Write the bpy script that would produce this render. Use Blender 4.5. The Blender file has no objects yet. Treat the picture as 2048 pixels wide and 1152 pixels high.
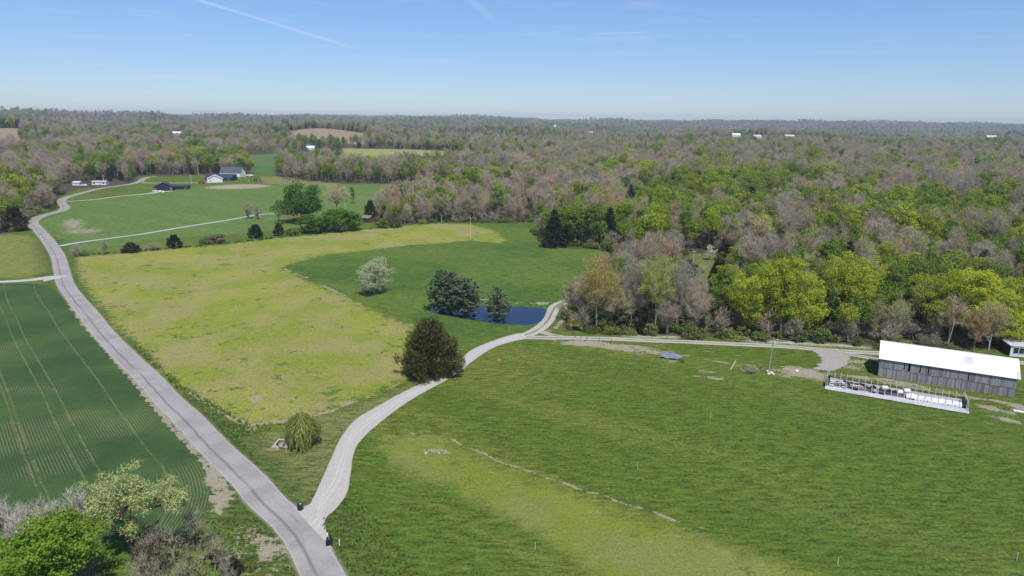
import bpy, bmesh, math, random
import numpy as np
from mathutils import Vector, Matrix
PI = math.pi
rs = np.random.RandomState(7)
random.seed(7)
SC = bpy.context.scene
COL = SC.collection

# ---------------------------------------------------------------- camera
F = 1384.0; HC = 60.0
PITCH = math.radians(13.8); ROLL = math.radians(0.65)
FW = np.array([0, math.cos(PITCH), -math.sin(PITCH)])
_r = np.array([1., 0, 0]); _u = np.cross(_r, FW)
RT = _r*math.cos(ROLL)+_u*math.sin(ROLL); UP = _u*math.cos(ROLL)-_r*math.sin(ROLL)
cd = bpy.data.cameras.new('camera'); cam = bpy.data.objects.new('camera', cd); COL.objects.link(cam)
m = Matrix(((RT[0], UP[0], -FW[0], 0), (RT[1], UP[1], -FW[1], 0), (RT[2], UP[2], -FW[2], HC), (0, 0, 0, 1)))
cam.matrix_world = m
cd.sensor_width = 36.0; cd.lens = 36.0*F/2048.0
cd.clip_start = 0.5; cd.clip_end = 60000
SC.camera = cam

# ---------------------------------------------------------------- light
SUN_EL = math.radians(61); SH_AZ = math.radians(-18)        # azimuth the shadows point to, from +Y
sd_ = np.array([-math.sin(SH_AZ)*math.cos(SUN_EL), -math.cos(SH_AZ)*math.cos(SUN_EL), math.sin(SUN_EL)])
sl = bpy.data.lights.new('sun', 'SUN'); sun = bpy.data.objects.new('sun', sl); COL.objects.link(sun)
sl.energy = 4.7; sl.angle = math.radians(0.53); sl.color = (1.0, 0.955, 0.89)
sun.rotation_euler = Vector(-sd_).to_track_quat('-Z', 'Y').to_euler()
sun.location = (0, 0, 200)
W = bpy.data.worlds.new('World'); SC.world = W; W.use_nodes = True
wn = W.node_tree; wn.nodes.clear()
SKY_STRENGTH = 0.105
HAZE = 9e-5

# ---------------------------------------------------------------- node graph helper
class G:
    def __init__(s, nt): s.t = nt
    def n(s, typ, **kw):
        nd = s.t.nodes.new(typ)
        for k, v in kw.items(): setattr(nd, k, v)
        return nd
    def put(s, sock, v):
        if isinstance(v, bpy.types.NodeSocket): s.t.links.new(v, sock)
        elif v is not None:
            if hasattr(sock, 'default_value'):
                dv = sock.default_value
                if hasattr(dv, '__len__') and not hasattr(v, '__len__'): v = [v]*len(dv)
                if hasattr(dv, '__len__') and len(dv) == 4 and len(v) == 3: v = (*v, 1)
                sock.default_value = v
    def m(s, op, a, b=None, c=None, clamp=False):
        nd = s.n('ShaderNodeMath', operation=op, use_clamp=clamp)
        s.put(nd.inputs[0], a); s.put(nd.inputs[1], b); s.put(nd.inputs[2], c); return nd.outputs[0]
    def v(s, op, a, b=None):
        nd = s.n('ShaderNodeVectorMath', operation=op); s.put(nd.inputs[0], a); s.put(nd.inputs[1], b)
        return nd.outputs['Value'] if op in ('DOT_PRODUCT', 'LENGTH') else nd.outputs[0]
    def mix(s, f, a, b, blend='MIX'):
        nd = s.n('ShaderNodeMix', data_type='RGBA', blend_type=blend)
        s.put(nd.inputs[0], f); s.put(nd.inputs[6], a); s.put(nd.inputs[7], b); return nd.outputs[2]
    def attr(s, name, out='Fac'):
        nd = s.n('ShaderNodeAttribute', attribute_name=name); return nd.outputs[out]
    def noise(s, vec, scale, detail=2, rough=.5, out='Fac'):
        nd = s.n('ShaderNodeTexNoise'); s.put(nd.inputs['Vector'], vec); s.put(nd.inputs['Scale'], scale)
        s.put(nd.inputs['Detail'], detail); s.put(nd.inputs['Roughness'], rough); return nd.outputs[out]
    def ss(s, x, a, b, lo=0., hi=1.):
        nd = s.n('ShaderNodeMapRange', interpolation_type='SMOOTHSTEP')
        s.put(nd.inputs[0], x); s.put(nd.inputs[1], a); s.put(nd.inputs[2], b); s.put(nd.inputs[3], lo); s.put(nd.inputs[4], hi)
        return nd.outputs[0]
    def ramp(s, f, stops):
        nd = s.n('ShaderNodeValToRGB'); cr = nd.color_ramp
        while len(cr.elements) < len(stops): cr.elements.new(.5)
        for e, (p, c) in zip(cr.elements, stops): e.position = p; e.color = (*c, 1)
        s.put(nd.inputs[0], f); return nd.outputs[0]
    def scale(s, vec, xyz):
        nd = s.n('ShaderNodeMapping'); s.put(nd.inputs[0], vec); nd.inputs['Scale'].default_value = xyz; return nd

# world: clear spring sky with a few thin vapour trails
g = G(wn)
tc = g.n('ShaderNodeTexCoord').outputs['Generated']
sky = g.n('ShaderNodeTexSky', sky_type='NISHITA', sun_disc=False, sun_elevation=SUN_EL,
          sun_rotation=math.radians(162), altitude=200, air_density=1.0, dust_density=0.1, ozone_density=3.0)
def pdir(px, py):
    d = FW+RT*(px-1024)/F+UP*(576-py)/F; return d/np.linalg.norm(d)
up_ = g.n('ShaderNodeSeparateXYZ'); g.put(up_.inputs[0], tc)
colr = g.mix(1.0, sky.outputs[0], g.mix(g.ss(up_.outputs[2], -.02, .26), (.68, .82, 1.13), (.88, 1.0, 1.24)), 'MULTIPLY')
nz = g.noise(tc, 30, 3)
def trail(colr, p, q, wd, amt):
    a, b = pdir(*p), pdir(*q); nrm = np.cross(a, b); nrm /= np.linalg.norm(nrm); mid = (a+b); mid /= np.linalg.norm(mid)
    half = math.acos(float(a@mid))
    d = g.m('ABSOLUTE', g.v('DOT_PRODUCT', tc, tuple(nrm)))
    w = g.ss(d, 0.0, wd, 1, 0)
    al = g.ss(g.v('DOT_PRODUCT', tc, tuple(mid)), math.cos(half*1.15), math.cos(half*.5))
    f = g.m('MULTIPLY', g.m('MULTIPLY', w, al), g.m('MULTIPLY_ADD', nz, amt*1.2, amt*.3))
    return g.mix(f, colr, (7.5, 8.3, 9.2))
colr = trail(colr, (300, -30), (720, 100), .0030, .26)
colr = trail(colr, (930, -10), (990, 40), .008, .14)
colr = trail(colr, (1180, 68), (1300, 64), .0018, .22)
st = g.noise(g.scale(tc, (3, 3, 40)).outputs[0], 2.5, 4)
colr = g.mix(g.m('MULTIPLY', g.ss(st, .52, .8), .13), colr, (7, 7.8, 8.8))
bg = g.n('ShaderNodeBackground'); g.put(bg.inputs[0], colr); bg.inputs[1].default_value = SKY_STRENGTH
wo = g.n('ShaderNodeOutputWorld'); wn.links.new(bg.outputs[0], wo.inputs[0])

vs = SC.view_settings; vs.view_transform = 'Standard'; vs.look = 'None'; vs.exposure = 0.0; vs.gamma = 1; vs.use_curve_mapping = False
SC.cycles.max_bounces = 5; SC.cycles.diffuse_bounces = 3; SC.cycles.transmission_bounces = 3
SC.cycles.volume_bounces = 0; SC.cycles.transparent_max_bounces = 6

# ---------------------------------------------------------------- terrain
def _hash(ix, iy, s):
    n = (ix.astype(np.int64)*374761393+iy.astype(np.int64)*668265263+s*1442695041) & 0x7fffffff
    n = ((n ^ (n >> 13))*1274126177) & 0x7fffffff
    return ((n ^ (n >> 16)) & 0xffff)/65535.0
def vn(x, y, s=0):
    ix = np.floor(x); iy = np.floor(y); fx = x-ix; fy = y-iy
    fx = fx*fx*fx*(fx*(6*fx-15)+10); fy = fy*fy*fy*(fy*(6*fy-15)+10)
    a = _hash(ix, iy, s); b = _hash(ix+1, iy, s); c = _hash(ix, iy+1, s); d = _hash(ix+1, iy+1, s)
    return (a+(b-a)*fx)+((c+(d-c)*fx)-(a+(b-a)*fx))*fy
def fbm(x, y, s=0, o=3):
    t = 0; a = 1; w = 0
    for i in range(o):
        t = t+a*vn(x*2**i+31.7*i, y*2**i+11.3*i, s+i); w += a; a *= .5
    return t/w
def sst(a, b, x):
    t = np.clip((x-a)/(b-a), 0, 1); return t*t*(3-2*t)
def flat(px, py, z=0.):
    d = FW+RT*(px-1024)/F+UP*(576-py)/F
    t = (z-HC)/d[2]; p = d*t; return np.array([p[0], p[1]])
def sdist(P, poly):
    """distance to polygon, positive inside"""
    poly = np.asarray(poly, float); n = len(poly); d = np.full(len(P), 1e18); ins = np.zeros(len(P), bool)
    for i in range(n):
        a = poly[i]; b = poly[(i+1) % n]; e = b-a; w = P-a
        t = np.clip((w@e)/max(e@e, 1e-9), 0, 1); q = w-t[:, None]*e
        d = np.minimum(d, (q*q).sum(1))
        c = ((a[1] > P[:, 1]) != (b[1] > P[:, 1]))
        with np.errstate(divide='ignore', invalid='ignore'):
            xi = (b[0]-a[0])*(P[:, 1]-a[1])/(b[1]-a[1])+a[0]
        ins ^= c & (P[:, 0] < xi)
    return np.where(ins, 1, -1)*np.sqrt(d)
def ldist(P, line):
    line = np.asarray(line, float); d = np.full(len(P), 1e18)
    for i in range(len(line)-1):
        a = line[i]; b = line[i+1]; e = b-a; w = P-a
        t = np.clip((w@e)/max(e@e, 1e-9), 0, 1); q = w-t[:, None]*e
        d = np.minimum(d, (q*q).sum(1))
    return np.sqrt(d)
def FP(pts): return np.array([flat(*p) for p in pts])
POND_Z = -0.55
pond_px = [(868, 614), (905, 613), (960, 614), (1010, 614), (1050, 615), (1083, 617), (1087, 622), (1084, 632), (1075, 642), (1058, 648), (1020, 647), (980, 643), (940, 637), (905, 631), (880, 626), (866, 620)]
POND = np.array([flat(x, y, POND_Z) for x, y in pond_px])
AZL = math.atan2(200-1024, 1425); FAZ = lambda px: math.atan((px-1024)/1425.)
def height(x, y):
    x = np.asarray(x, float); y = np.asarray(y, float); sh = x.shape
    x = x.ravel(); y = y.ravel()
    r = np.hypot(x, y); az = np.arctan2(x, y)
    z = (fbm(x/95+5, y/95+9, 3, 2)-.5)*1.6*sst(60, 150, r)
    z += (fbm(x/420., y/420., 11, 3)-.5)*58*sst(800, 2000, r)
    z += (fbm(x/1500., y/1500., 17, 2)-.5)*85*sst(1700, 3800, r)
    z += sst(2500, 7500, r)*26
    t = np.exp(-((az-FAZ(650))/.085)**2-((r-1720)/210)**2); z += 21*t
    t = np.exp(-((az-FAZ(5))/.05)**2-((r-1560)/190)**2); z += 24*t
    # wooded ridge on the left horizon, dropping off steeply on its right
    p = (np.tan(np.clip(az, -1.2, 1.2))*1425)+1024
    t = sst(-500, 60, p)*(1-sst(285, 400, p))*np.exp(-((r-4300)/900)**2); z += t*54
    t = sst(340, 420, p)*(1-sst(500, 900, p))*np.exp(-((r-5400)/900)**2); z += t*30
    t = sst(600, 1100, p)*(1-sst(1500, 2300, p))*np.exp(-((r-6500)/1000)**2); z += t*14
    near = (r < 400)
    if near.any():
        P = np.stack([x[near], y[near]], 1); s = sdist(P, POND)
        f = sst(-16, 0, s)
        zz = z[near]
        zz = zz*(1-f)+f*(-0.15)
        zz = np.where(s > -3.0, zz-(sst(-3.0, 2.0, s))*1.15, zz)
        z[near] = zz
    return z.reshape(sh)
def hz(x, y): return float(height(np.array([x]), np.array([y]))[0])
def at(px, py, dz=0.):
    """ground point seen in direction (px,py)"""
    d = FW+RT*(px-1024)/F+UP*(576-py)/F
    if d[2] > -1e-4: d[2] = -1e-4
    d = d/np.linalg.norm(d)
    T = np.concatenate([np.arange(60, 500, 4.), 500*1.006**np.arange(520)])
    z = HC+d[2]*T; h = height(d[0]*T, d[1]*T)+dz
    k = np.argmax(z < h)
    if z[k] >= h[k]: k = len(T)-1
    a, b = T[max(k-1, 0)], T[k]
    for _ in range(12):
        c = .5*(a+b)
        if HC+d[2]*c < hz(d[0]*c, d[1]*c)+dz: b = c
        else: a = c
    return Vector((d[0]*b, d[1]*b, hz(d[0]*b, d[1]*b)))
def proj(P):
    P = np.atleast_2d(np.asarray(P, float))-np.array([0, 0, HC]); k = F/(P@FW)
    return 1024+(P@RT)*k, 576-(P@UP)*k
def hpx(px, base, top):
    """height in metres of something whose foot is at (px,base) and whose head reaches row top"""
    p = at(px, base); lo, hi = 0., 90.
    for _ in range(30):
        c = .5*(lo+hi); y = proj([p.x, p.y, p.z+c])[1][0]
        if y > top: lo = c
        else: hi = c
    return lo
def ppm(p): return F/float((np.array(p)-np.array([0, 0, HC]))@FW)   # photo pixels per metre there

# ---------------------------------------------------------------- materials
MATS = {}
def mat(name, color, rough=.85, var=.12, nscale=3., bump=0., metal=0., spec=.3, alt=None, altamt=.5, coord='Object'):
    if name in MATS: return MATS[name]
    M = bpy.data.materials.new(name); M.use_nodes = True; nt = M.node_tree; nt.nodes.clear(); g = G(nt)
    co = g.n('ShaderNodeTexCoord').outputs[coord]
    n1 = g.noise(co, nscale, 4, .6); n2 = g.noise(co, nscale*.23, 2)
    c = g.mix(g.m('MULTIPLY', g.ss(n2, .4, .65), altamt if alt else 0), color, alt or color)
    f = g.m('MULTIPLY_ADD', n1, var*2, 1-var)
    c = g.mix(1., c, g.n('ShaderNodeCombineColor').outputs[0], 'MULTIPLY') if False else g.v('MULTIPLY', c, None) if False else c
    hs = g.n('ShaderNodeHueSaturation'); g.put(hs.inputs['Color'], c); g.put(hs.inputs['Value'], f)
    b = g.n('ShaderNodeBsdfPrincipled'); g.put(b.inputs['Base Color'], hs.outputs[0])
    b.inputs['Roughness'].default_value = rough; b.inputs['Metallic'].default_value = metal
    b.inputs['Specular IOR Level'].default_value = spec
    if bump:
        bm_ = g.n('ShaderNodeBump'); bm_.inputs['Strength'].default_value = .6; bm_.inputs['Distance'].default_value = bump
        g.put(bm_.inputs['Height'], n1); g.put(b.inputs['Normal'], bm_.outputs[0])
    o = g.n('ShaderNodeOutputMaterial'); nt.links.new(b.outputs[0], o.inputs[0])
    MATS[name] = M; return M

def leafmat(name, stops, trans=.35, nsc=.35, vmin=.84, vmax=1.32):
    """foliage: colour differs from tree to tree (random per object) and from clump to clump"""
    M = bpy.data.materials.new(name); M.use_nodes = True; nt = M.node_tree; nt.nodes.clear(); g = G(nt)
    rnd = g.n('ShaderNodeObjectInfo').outputs['Random']
    co = g.n('ShaderNodeTexCoord').outputs['Object']
    c = g.ramp(rnd, stops)
    n1 = g.noise(co, nsc, 3); n2 = g.noise(co, nsc*7, 2)
    hs = g.n('ShaderNodeHueSaturation'); g.put(hs.inputs['Color'], c)
    g.put(hs.inputs['Hue'], g.m('MULTIPLY_ADD', n1, .05, .475))
    g.put(hs.inputs['Saturation'], g.m('MULTIPLY_ADD', n2, .3, .85))
    r2 = g.m('FRACT', g.m('MULTIPLY', rnd, 17.31))
    v = g.m('MULTIPLY', g.m('MULTIPLY_ADD', g.m('ADD', n1, n2), (vmax-vmin)*.8, vmin), g.m('MULTIPLY_ADD', r2, .35, .82))
    g.put(hs.inputs['Value'], v)
    d = g.n('ShaderNodeBsdfDiffuse'); g.put(d.inputs[0], hs.outputs[0])
    t = g.n('ShaderNodeBsdfTranslucent'); g.put(t.inputs[0], hs.outputs[0])
    mx = g.n('ShaderNodeMixShader'); mx.inputs[0].default_value = trans
    nt.links.new(d.outputs[0], mx.inputs[1]); nt.links.new(t.outputs[0], mx.inputs[2])
    o = g.n('ShaderNodeOutputMaterial'); nt.links.new(mx.outputs[0], o.inputs[0])
    MATS[name] = M; return M
BARK = leafmat('bark', [(0, (.16, .13, .105)), (.5, (.22, .19, .16)), (1, (.11, .09, .075))], 0, 2.)
PALEBARK = leafmat('pale_bark', [(0, (.42, .38, .33)), (1, (.30, .27, .23))], 0, 2.)
DARKBARK = leafmat('dark_bark', [(0, (.05, .04, .032)), (1, (.08, .065, .05))], 0, 2.)
TWIG = leafmat('twig', [(0, (.37, .315, .25)), (.2, (.32, .28, .23)), (.4, (.41, .33, .235)), (.55, (.31, .32, .15)), (.7, (.41, .285, .18)), (.85, (.36, .315, .25)), (1, (.29, .255, .205))], .2, .5)
BUDS = leafmat('bud_leaf', [(0, (.46, .31, .14)), (.25, (.36, .36, .11)), (.45, (.28, .33, .09)), (.7, (.50, .27, .12)), (1, (.40, .35, .16))], .35, .5)
GREEN = leafmat('green_leaf', [(0, (.125, .20, .030)), (.3, (.18, .26, .035)), (.55, (.14, .205, .036)), (.8, (.22, .28, .045)), (1, (.085, .135, .028))], .35)
LIME = leafmat('lime_leaf', [(0, (.27, .33, .030)), (.4, (.205, .29, .030)), (.7, (.31, .34, .038)), (1, (.24, .29, .05))], .35)
OLIVE = leafmat('yellow_olive_leaf', [(0, (.31, .375, .035)), (.5, (.36, .39, .04)), (1, (.29, .36, .04))], .35)
PALEG = leafmat('pale_new_leaf', [(0, (.42, .47, .20)), (1, (.40, .46, .19))], .4)
WHITEB = leafmat('white_blossom', [(0, (.42, .44, .27)), (1, (.40, .43, .26))], .35)
WHITEB2 = leafmat('cream_blossom', [(0, (.62, .58, .44)), (1, (.60, .55, .45))], .35)
CEDAR = leafmat('cedar_needle', [(0, (.040, .055, .022)), (.5, (.055, .058, .022)), (1, (.032, .048, .022))], .15, .6)
BROWNC = leafmat('brownish_cedar_needle', [(0, (.085, .088, .030)), (1, (.085, .088, .030))], .15, .6)
PINE = leafmat('pine_needle', [(0, (.15, .185, .105)), (.5, (.13, .17, .09)), (1, (.155, .185, .115))], .15, .6)
SPRUCE = leafmat('spruce_needle', [(0, (.035, .058, .034)), (1, (.04, .06, .036))], .1, .6)
MAPLE = leafmat('fresh_maple_leaf', [(0, (.20, .31, .036)), (1, (.20, .31, .036))], .4)
WILLOW = leafmat('willow_leaf', [(0, (.25, .29, .08)), (1, (.25, .29, .08))], .35)
DGREEN = leafmat('dense_green_leaf', [(0, (.085, .175, .022)), (.5, (.10, .19, .025)), (1, (.075, .155, .02))], .35)
HONEYS = leafmat('honeysuckle_leaf', [(0, (.09, .14, .035)), (.35, (.16, .20, .05)), (.6, (.07, .105, .035)), (.8, (.22, .25, .06)), (1, (.19, .17, .09))], .3)
RUST = leafmat('rust_bud', [(0, (.32, .17, .10)), (.5, (.36, .22, .12)), (1, (.30, .14, .11))], .3)

# ---------------------------------------------------------------- mesh helpers
def mesh(name, V, Fc, m=None, smooth=False):
    me = bpy.data.meshes.new(name)
    if isinstance(Fc, np.ndarray):
        V = np.asarray(V, np.float32); k = Fc.shape[1]; nf = len(Fc)
        me.vertices.add(len(V)); me.vertices.foreach_set('co', V.ravel())
        me.loops.add(nf*k); me.loops.foreach_set('vertex_index', Fc.astype(np.int32).ravel())
        me.polygons.add(nf); me.polygons.foreach_set('loop_start', np.arange(0, nf*k, k, dtype=np.int32))
        me.update(calc_edges=True)
    else:
        me.from_pydata([tuple(v) for v in V], [], Fc); me.update()
    if m: me.materials.append(m)
    if smooth: me.polygons.foreach_set('use_smooth', [True]*len(me.polygons))
    return me
def obj(name, me, parent=None, **props):
    o = bpy.data.objects.new(name, me); COL.objects.link(o)
    if parent: o.parent = parent
    for k, v in props.items():
        if v is not None: o[k] = v
    return o
def empty(name, loc, rz=0., label=None, cat=None, group=None):
    o = bpy.data.objects.new(name, None); COL.objects.link(o); o.location = loc; o.rotation_euler = (0, 0, rz)
    o.empty_display_size = .5
    if label: o['label'] = label
    if cat: o['category'] = cat
    if group: o['group'] = group
    return o
class MB:
    def __init__(s): s.V = []; s.F = []
    def add(s, vs, fs):
        b = len(s.V); s.V += [tuple(v) for v in vs]; s.F += [tuple(i+b for i in f) for f in fs]; return s
    def box(s, c, d, rz=0., tilt=None):
        hx, hy, hh = d[0]/2, d[1]/2, d[2]/2
        M = Matrix.Rotation(rz, 3, 'Z')
        if tilt is not None: M = M @ tilt
        vs = [Vector(c)+M @ Vector((sx*hx, sy*hy, sz*hh)) for sz in (-1, 1) for sx, sy in ((-1, -1), (1, -1), (1, 1), (-1, 1))]
        return s.add(vs, [(3, 2, 1, 0), (4, 5, 6, 7), (0, 1, 5, 4), (1, 2, 6, 5), (2, 3, 7, 6), (3, 0, 4, 7)])
    def bar(s, a, b, r, r2=None, n=6):
        a = Vector(a); b = Vector(b); d = b-a
        if d.length < 1e-6: return s
        r2 = r if r2 is None else r2
        q = d.to_track_quat('Z', 'Y'); vs = []
        for p, rr in ((a, r), (b, r2)):
            for i in range(n):
                t = 2*PI*i/n; vs.append(p+q @ Vector((rr*math.cos(t), rr*math.sin(t), 0)))
        fs = [(i, (i+1) % n, n+(i+1) % n, n+i) for i in range(n)]+[tuple(range(n-1, -1, -1)), tuple(range(n, 2*n))]
        return s.add(vs, fs)
    def prism(s, prof, x0, x1, axis='x'):
        """prof in (y,z), extruded along x"""
        n = len(prof); vs = [(x0, p[0], p[1]) for p in prof]+[(x1, p[0], p[1]) for p in prof]
        fs = [(i, (i+1) % n, n+(i+1) % n, n+i) for i in range(n)]+[tuple(range(n-1, -1, -1)), tuple(range(n, 2*n))]
        return s.add(vs, fs)
    def lathe(s, prof, c=(0, 0, 0), n=12):
        b = []; c = Vector(c)
        for r, z in prof:
            for i in range(n): b.append(c+Vector((r*math.cos(2*PI*i/n), r*math.sin(2*PI*i/n), z)))
        fs = []
        for k in range(len(prof)-1):
            for i in range(n): fs.append((k*n+i, k*n+(i+1) % n, (k+1)*n+(i+1) % n, (k+1)*n+i))
        fs += [tuple(range(n-1, -1, -1)), tuple(range((len(prof)-1)*n, len(prof)*n))]
        return s.add(b, fs)
    def o(s, name, m, parent=None, loc=None, rz=None, **props):
        ob = obj(name, mesh(name, s.V, s.F, m), parent, **props)
        if loc is not None: ob.location = loc
        if rz is not None: ob.rotation_euler = (0, 0, rz)
        return ob

# ---------------------------------------------------------------- layout of roads and fields (flat-plane points)
ROAD_L = [(650, 1230), (609, 1152), (578, 1100), (553, 1066), (528, 1031), (487, 1000), (469, 969), (434, 937), (387, 894), (350, 847), (303, 800), (269, 758), (228, 716), (178, 661), (156, 630), (133, 597), (114, 569), (108, 541), (103, 513), (95, 500), (86, 484), (70, 463), (55, 447), (62, 438), (83, 429), (112, 421)]
ROAD_R = [(722, 1230), (683, 1152), (662, 1100), (645, 1066), (612, 1040), (566, 1000), (540, 969), (505, 937), (462, 894), (415, 847), (364, 800), (328, 761), (278, 716), (226, 661), (202, 630), (170, 597), (149, 569), (139, 541), (129, 513), (121, 498), (104, 476), (86, 458), (75, 446), (88, 436), (110, 429), (133, 421)]
ROAD_C = [((a[0]+b[0])/2, (a[1]+b[1])/2) for a, b in zip(ROAD_L, ROAD_R)]+[(130, 414), (125, 407), (122, 401), (131, 395), (160, 386), (197, 376.5), (234, 371.5), (262, 368), (281, 363), (286, 359), (296, 355), (312, 353)]
def resample(P, step):
    P = np.asarray(P, float)
    # Catmull-Rom then arc length
    Q = np.vstack([2*P[0]-P[1], P, 2*P[-1]-P[-2]]); out = []
    for i in range(1, len(Q)-2):
        t = np.linspace(0, 1, 24, endpoint=False)[:, None]
        p0, p1, p2, p3 = Q[i-1], Q[i], Q[i+1], Q[i+2]
        out.append(.5*((2*p1)+(-p0+p2)*t+(2*p0-5*p1+4*p2-p3)*t*t+(-p0+3*p1-3*p2+p3)*t**3))
    C = np.vstack(out+[P[-1:]]); s = np.r_[0, np.cumsum(np.linalg.norm(np.diff(C, axis=0), axis=1))]
    n = max(2, int(s[-1]/step)); t = np.linspace(0, s[-1], n)
    return np.stack([np.interp(t, s, C[:, 0]), np.interp(t, s, C[:, 1])], 1), t
def smooth1(P, k=5):
    for _ in range(k):
        Q = P.copy(); Q[1:-1] = .25*P[:-2]+.5*P[1:-1]+.25*P[2:]; P = Q
    return P
def centre_line(px, width, step=1.0, sm=12, kn=.12, seed=1):
    C, t = resample(FP(px), step); C = smooth1(C, sm)
    T = np.gradient(C, axis=0); T /= np.linalg.norm(T, axis=1)[:, None]; N = np.stack([-T[:, 1], T[:, 0]], 1)
    def jit(sd): return (fbm(t/1.3, t*0+sd, 5, 3)-.5)*2*kn+(vn(t/9., t*0+sd*3, 9)-.5)*kn*2
    w = width/2 if np.isscalar(width) else np.interp(np.linspace(0, 1, len(C)), np.linspace(0, 1, len(width)), width)/2
    L = C+N*(w+jit(seed))[:, None]; R = C-N*(w+jit(seed+7))[:, None]
    return L, R, t, C
def ribbon(name, L, R, t, off, m, cols=8, props=None):
    n = len(L); u = np.linspace(0, 1, cols+1)
    X = L[:, None, :]*(1-u)[None, :, None]+R[:, None, :]*u[None, :, None]
    z = height(X[..., 0], X[..., 1])+off
    edge = (np.arange(cols+1) % cols == 0); z[:, edge] -= .03
    V = np.dstack([X, z[..., None]]).reshape(-1, 3)
    i = np.arange(n-1)[:, None]*(cols+1)+np.arange(cols)[None, :]
    Fq = np.stack([i, i+cols+1, i+cols+2, i+1], -1).reshape(-1, 4)
    me = mesh(name, V, Fq, m, True)
    wd = np.linalg.norm(L-R, axis=1)
    a = me.attributes.new('across', 'FLOAT', 'POINT'); a.data.foreach_set('value', ((u[None, :]-.5)*wd[:, None]).ravel().astype(np.float32))
    a = me.attributes.new('along', 'FLOAT', 'POINT'); a.data.foreach_set('value', np.repeat(t, cols+1).astype(np.float32))
    a = me.attributes.new('half', 'FLOAT', 'POINT'); a.data.foreach_set('value', np.repeat(wd/2, cols+1).astype(np.float32))
    return obj(name, me, None, kind='structure')

OPEN = FP([(-500, 478), (-60, 474), (0, 470), (50, 462), (58, 436), (112, 420), (113, 395), (150, 376), (215, 373), (268, 366), (280, 352), (400, 350), (480, 350), (545, 343), (560, 358), (650, 366), (790, 367), (906, 366), (925, 373), (880, 392), (770, 408), (742, 441), (790, 449), (870, 447), (1086, 444), (1060, 462), (1098, 497), (1200, 500), (1232, 512), (1182, 592), (1130, 612), (1112, 640), (1135, 660), (1250, 668), (1420, 674), (1600, 684), (1760, 698), (2000, 698), (2400, 712), (3200, 1300), (1024, 2600), (-1200, 1300)])
CLEAR = FP([(1350, 560), (1372, 520), (1378, 508), (1440, 506), (1425, 545), (1440, 590), (1400, 610), (1365, 600)])
CLEAR2 = FP([(1280, 283), (1240, 288), (1235, 280), (1330, 279), (1500, 279), (1500, 287), (1380, 290), (1330, 293)])
FARYEL = FP([(690, 344), (686, 301), (780, 300.5), (880, 304), (948, 309), (935, 322), (860, 338), (790, 348)])
FARGR = FP([(498, 334), (498, 311), (560, 309), (690, 310), (680, 330), (600, 334)])
FARLINE = FP([(500, 345), (500, 336), (548, 334), (552, 345)])
CROP = FP([(-700, 600), (0, 567), (60, 566), (95, 570), (112, 580), (124, 597), (142, 618), (166, 652), (214, 707), (252, 750), (286, 793), (325, 840), (366, 887), (398, 920), (416, 950), (425, 985), (418, 1015), (404, 1042), (370, 1075), (250, 1085), (0, 1075), (-700, 1120)])
CROPEDGE = FP([(95, 540), (112, 580), (124, 597), (142, 618), (166, 652), (214, 707), (252, 750), (286, 793), (325, 840), (366, 887), (398, 920), (416, 950), (425, 985), (418, 1015), (404, 1042), (380, 1080), (340, 1130)])
YEL1 = FP([(152, 512), (200, 511), (300, 502), (440, 490), (560, 476), (700, 462), (800, 452), (880, 446), (945, 449), (990, 462), (1012, 480), (1003, 487), (940, 481), (818, 490), (748, 498), (651, 508), (582, 525), (562, 533), (600, 552), (645, 575), (690, 592), (735, 615), (776, 634), (828, 652), (850, 690), (846, 742), (800, 765), (720, 798), (640, 828), (560, 848), (508, 858), (470, 838), (420, 812), (375, 785), (322, 740), (278, 695), (230, 650), (195, 605), (165, 565), (152, 535)])
YEL2 = FP([(760, 868), (880, 868), (905, 884), (960, 908), (1040, 938), (1120, 968), (1210, 1003), (1340, 1045), (1480, 1090), (1700, 1160), (1760, 1210), (1500, 1230), (1200, 1190), (1120, 1120), (1050, 1075), (1000, 1045), (930, 1012), (880, 980), (820, 965), (775, 940), (745, 900)])
LAWN = FP([(480, 878), (560, 865), (640, 838), (740, 805), (820, 770), (880, 745), (920, 735), (840, 775), (760, 820), (700, 870), (670, 920), (648, 975), (622, 1010), (600, 1018), (560, 985), (520, 935)])
LEFTF = FP([(-700, 500), (0, 472), (55, 470), (75, 485), (92, 515), (100, 543), (40, 553), (-700, 590)])
MEADL = FP([(60, 450), (110, 432), (135, 405), (300, 384), (400, 372), (560, 370), (900, 366), (900, 400), (740, 440), (560, 460), (300, 480), (150, 505), (105, 470)])
ditch = FP([(640, 832), (668, 822), (720, 800), (760, 788), (830, 752)])
LINES = [  # (polyline, half width m)
    (FP([(905, 880), (925, 893), (965, 906), (1000, 926), (1040, 936), (1085, 954), (1120, 962), (1165, 982), (1205, 989), (1245, 1007), (1300, 1020), (1350, 1042), (1420, 1060)]), .30),
    (FP([(566, 534), (590, 545), (620, 556)]), .6), (FP([(645, 570), (690, 590)]), .8),
    (FP([(632, 833), (660, 826), (700, 808)]), .75), (ditch, .3),
    (FP([(482, 845), (510, 851), (545, 849), (570, 845)]), .8), (FP([(375, 785), (420, 812), (470, 845), (500, 862)]), .45),
    (FP([(845, 875), (820, 868)]), .3), (FP([(1130, 686), (1200, 690), (1290, 698), (1400, 716), (1500, 736), (1600, 745)]), .5),
    (FP([(1220, 680), (1300, 689), (1400, 700), (1480, 712), (1500, 716)]), .22),
    (FP([(1755, 762), (1850, 778), (1950, 796), (2030, 808)]), 1.0),
    (FP([(1090, 660), (1110, 655), (1124, 640), (1132, 620)]), .8),
]
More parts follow.
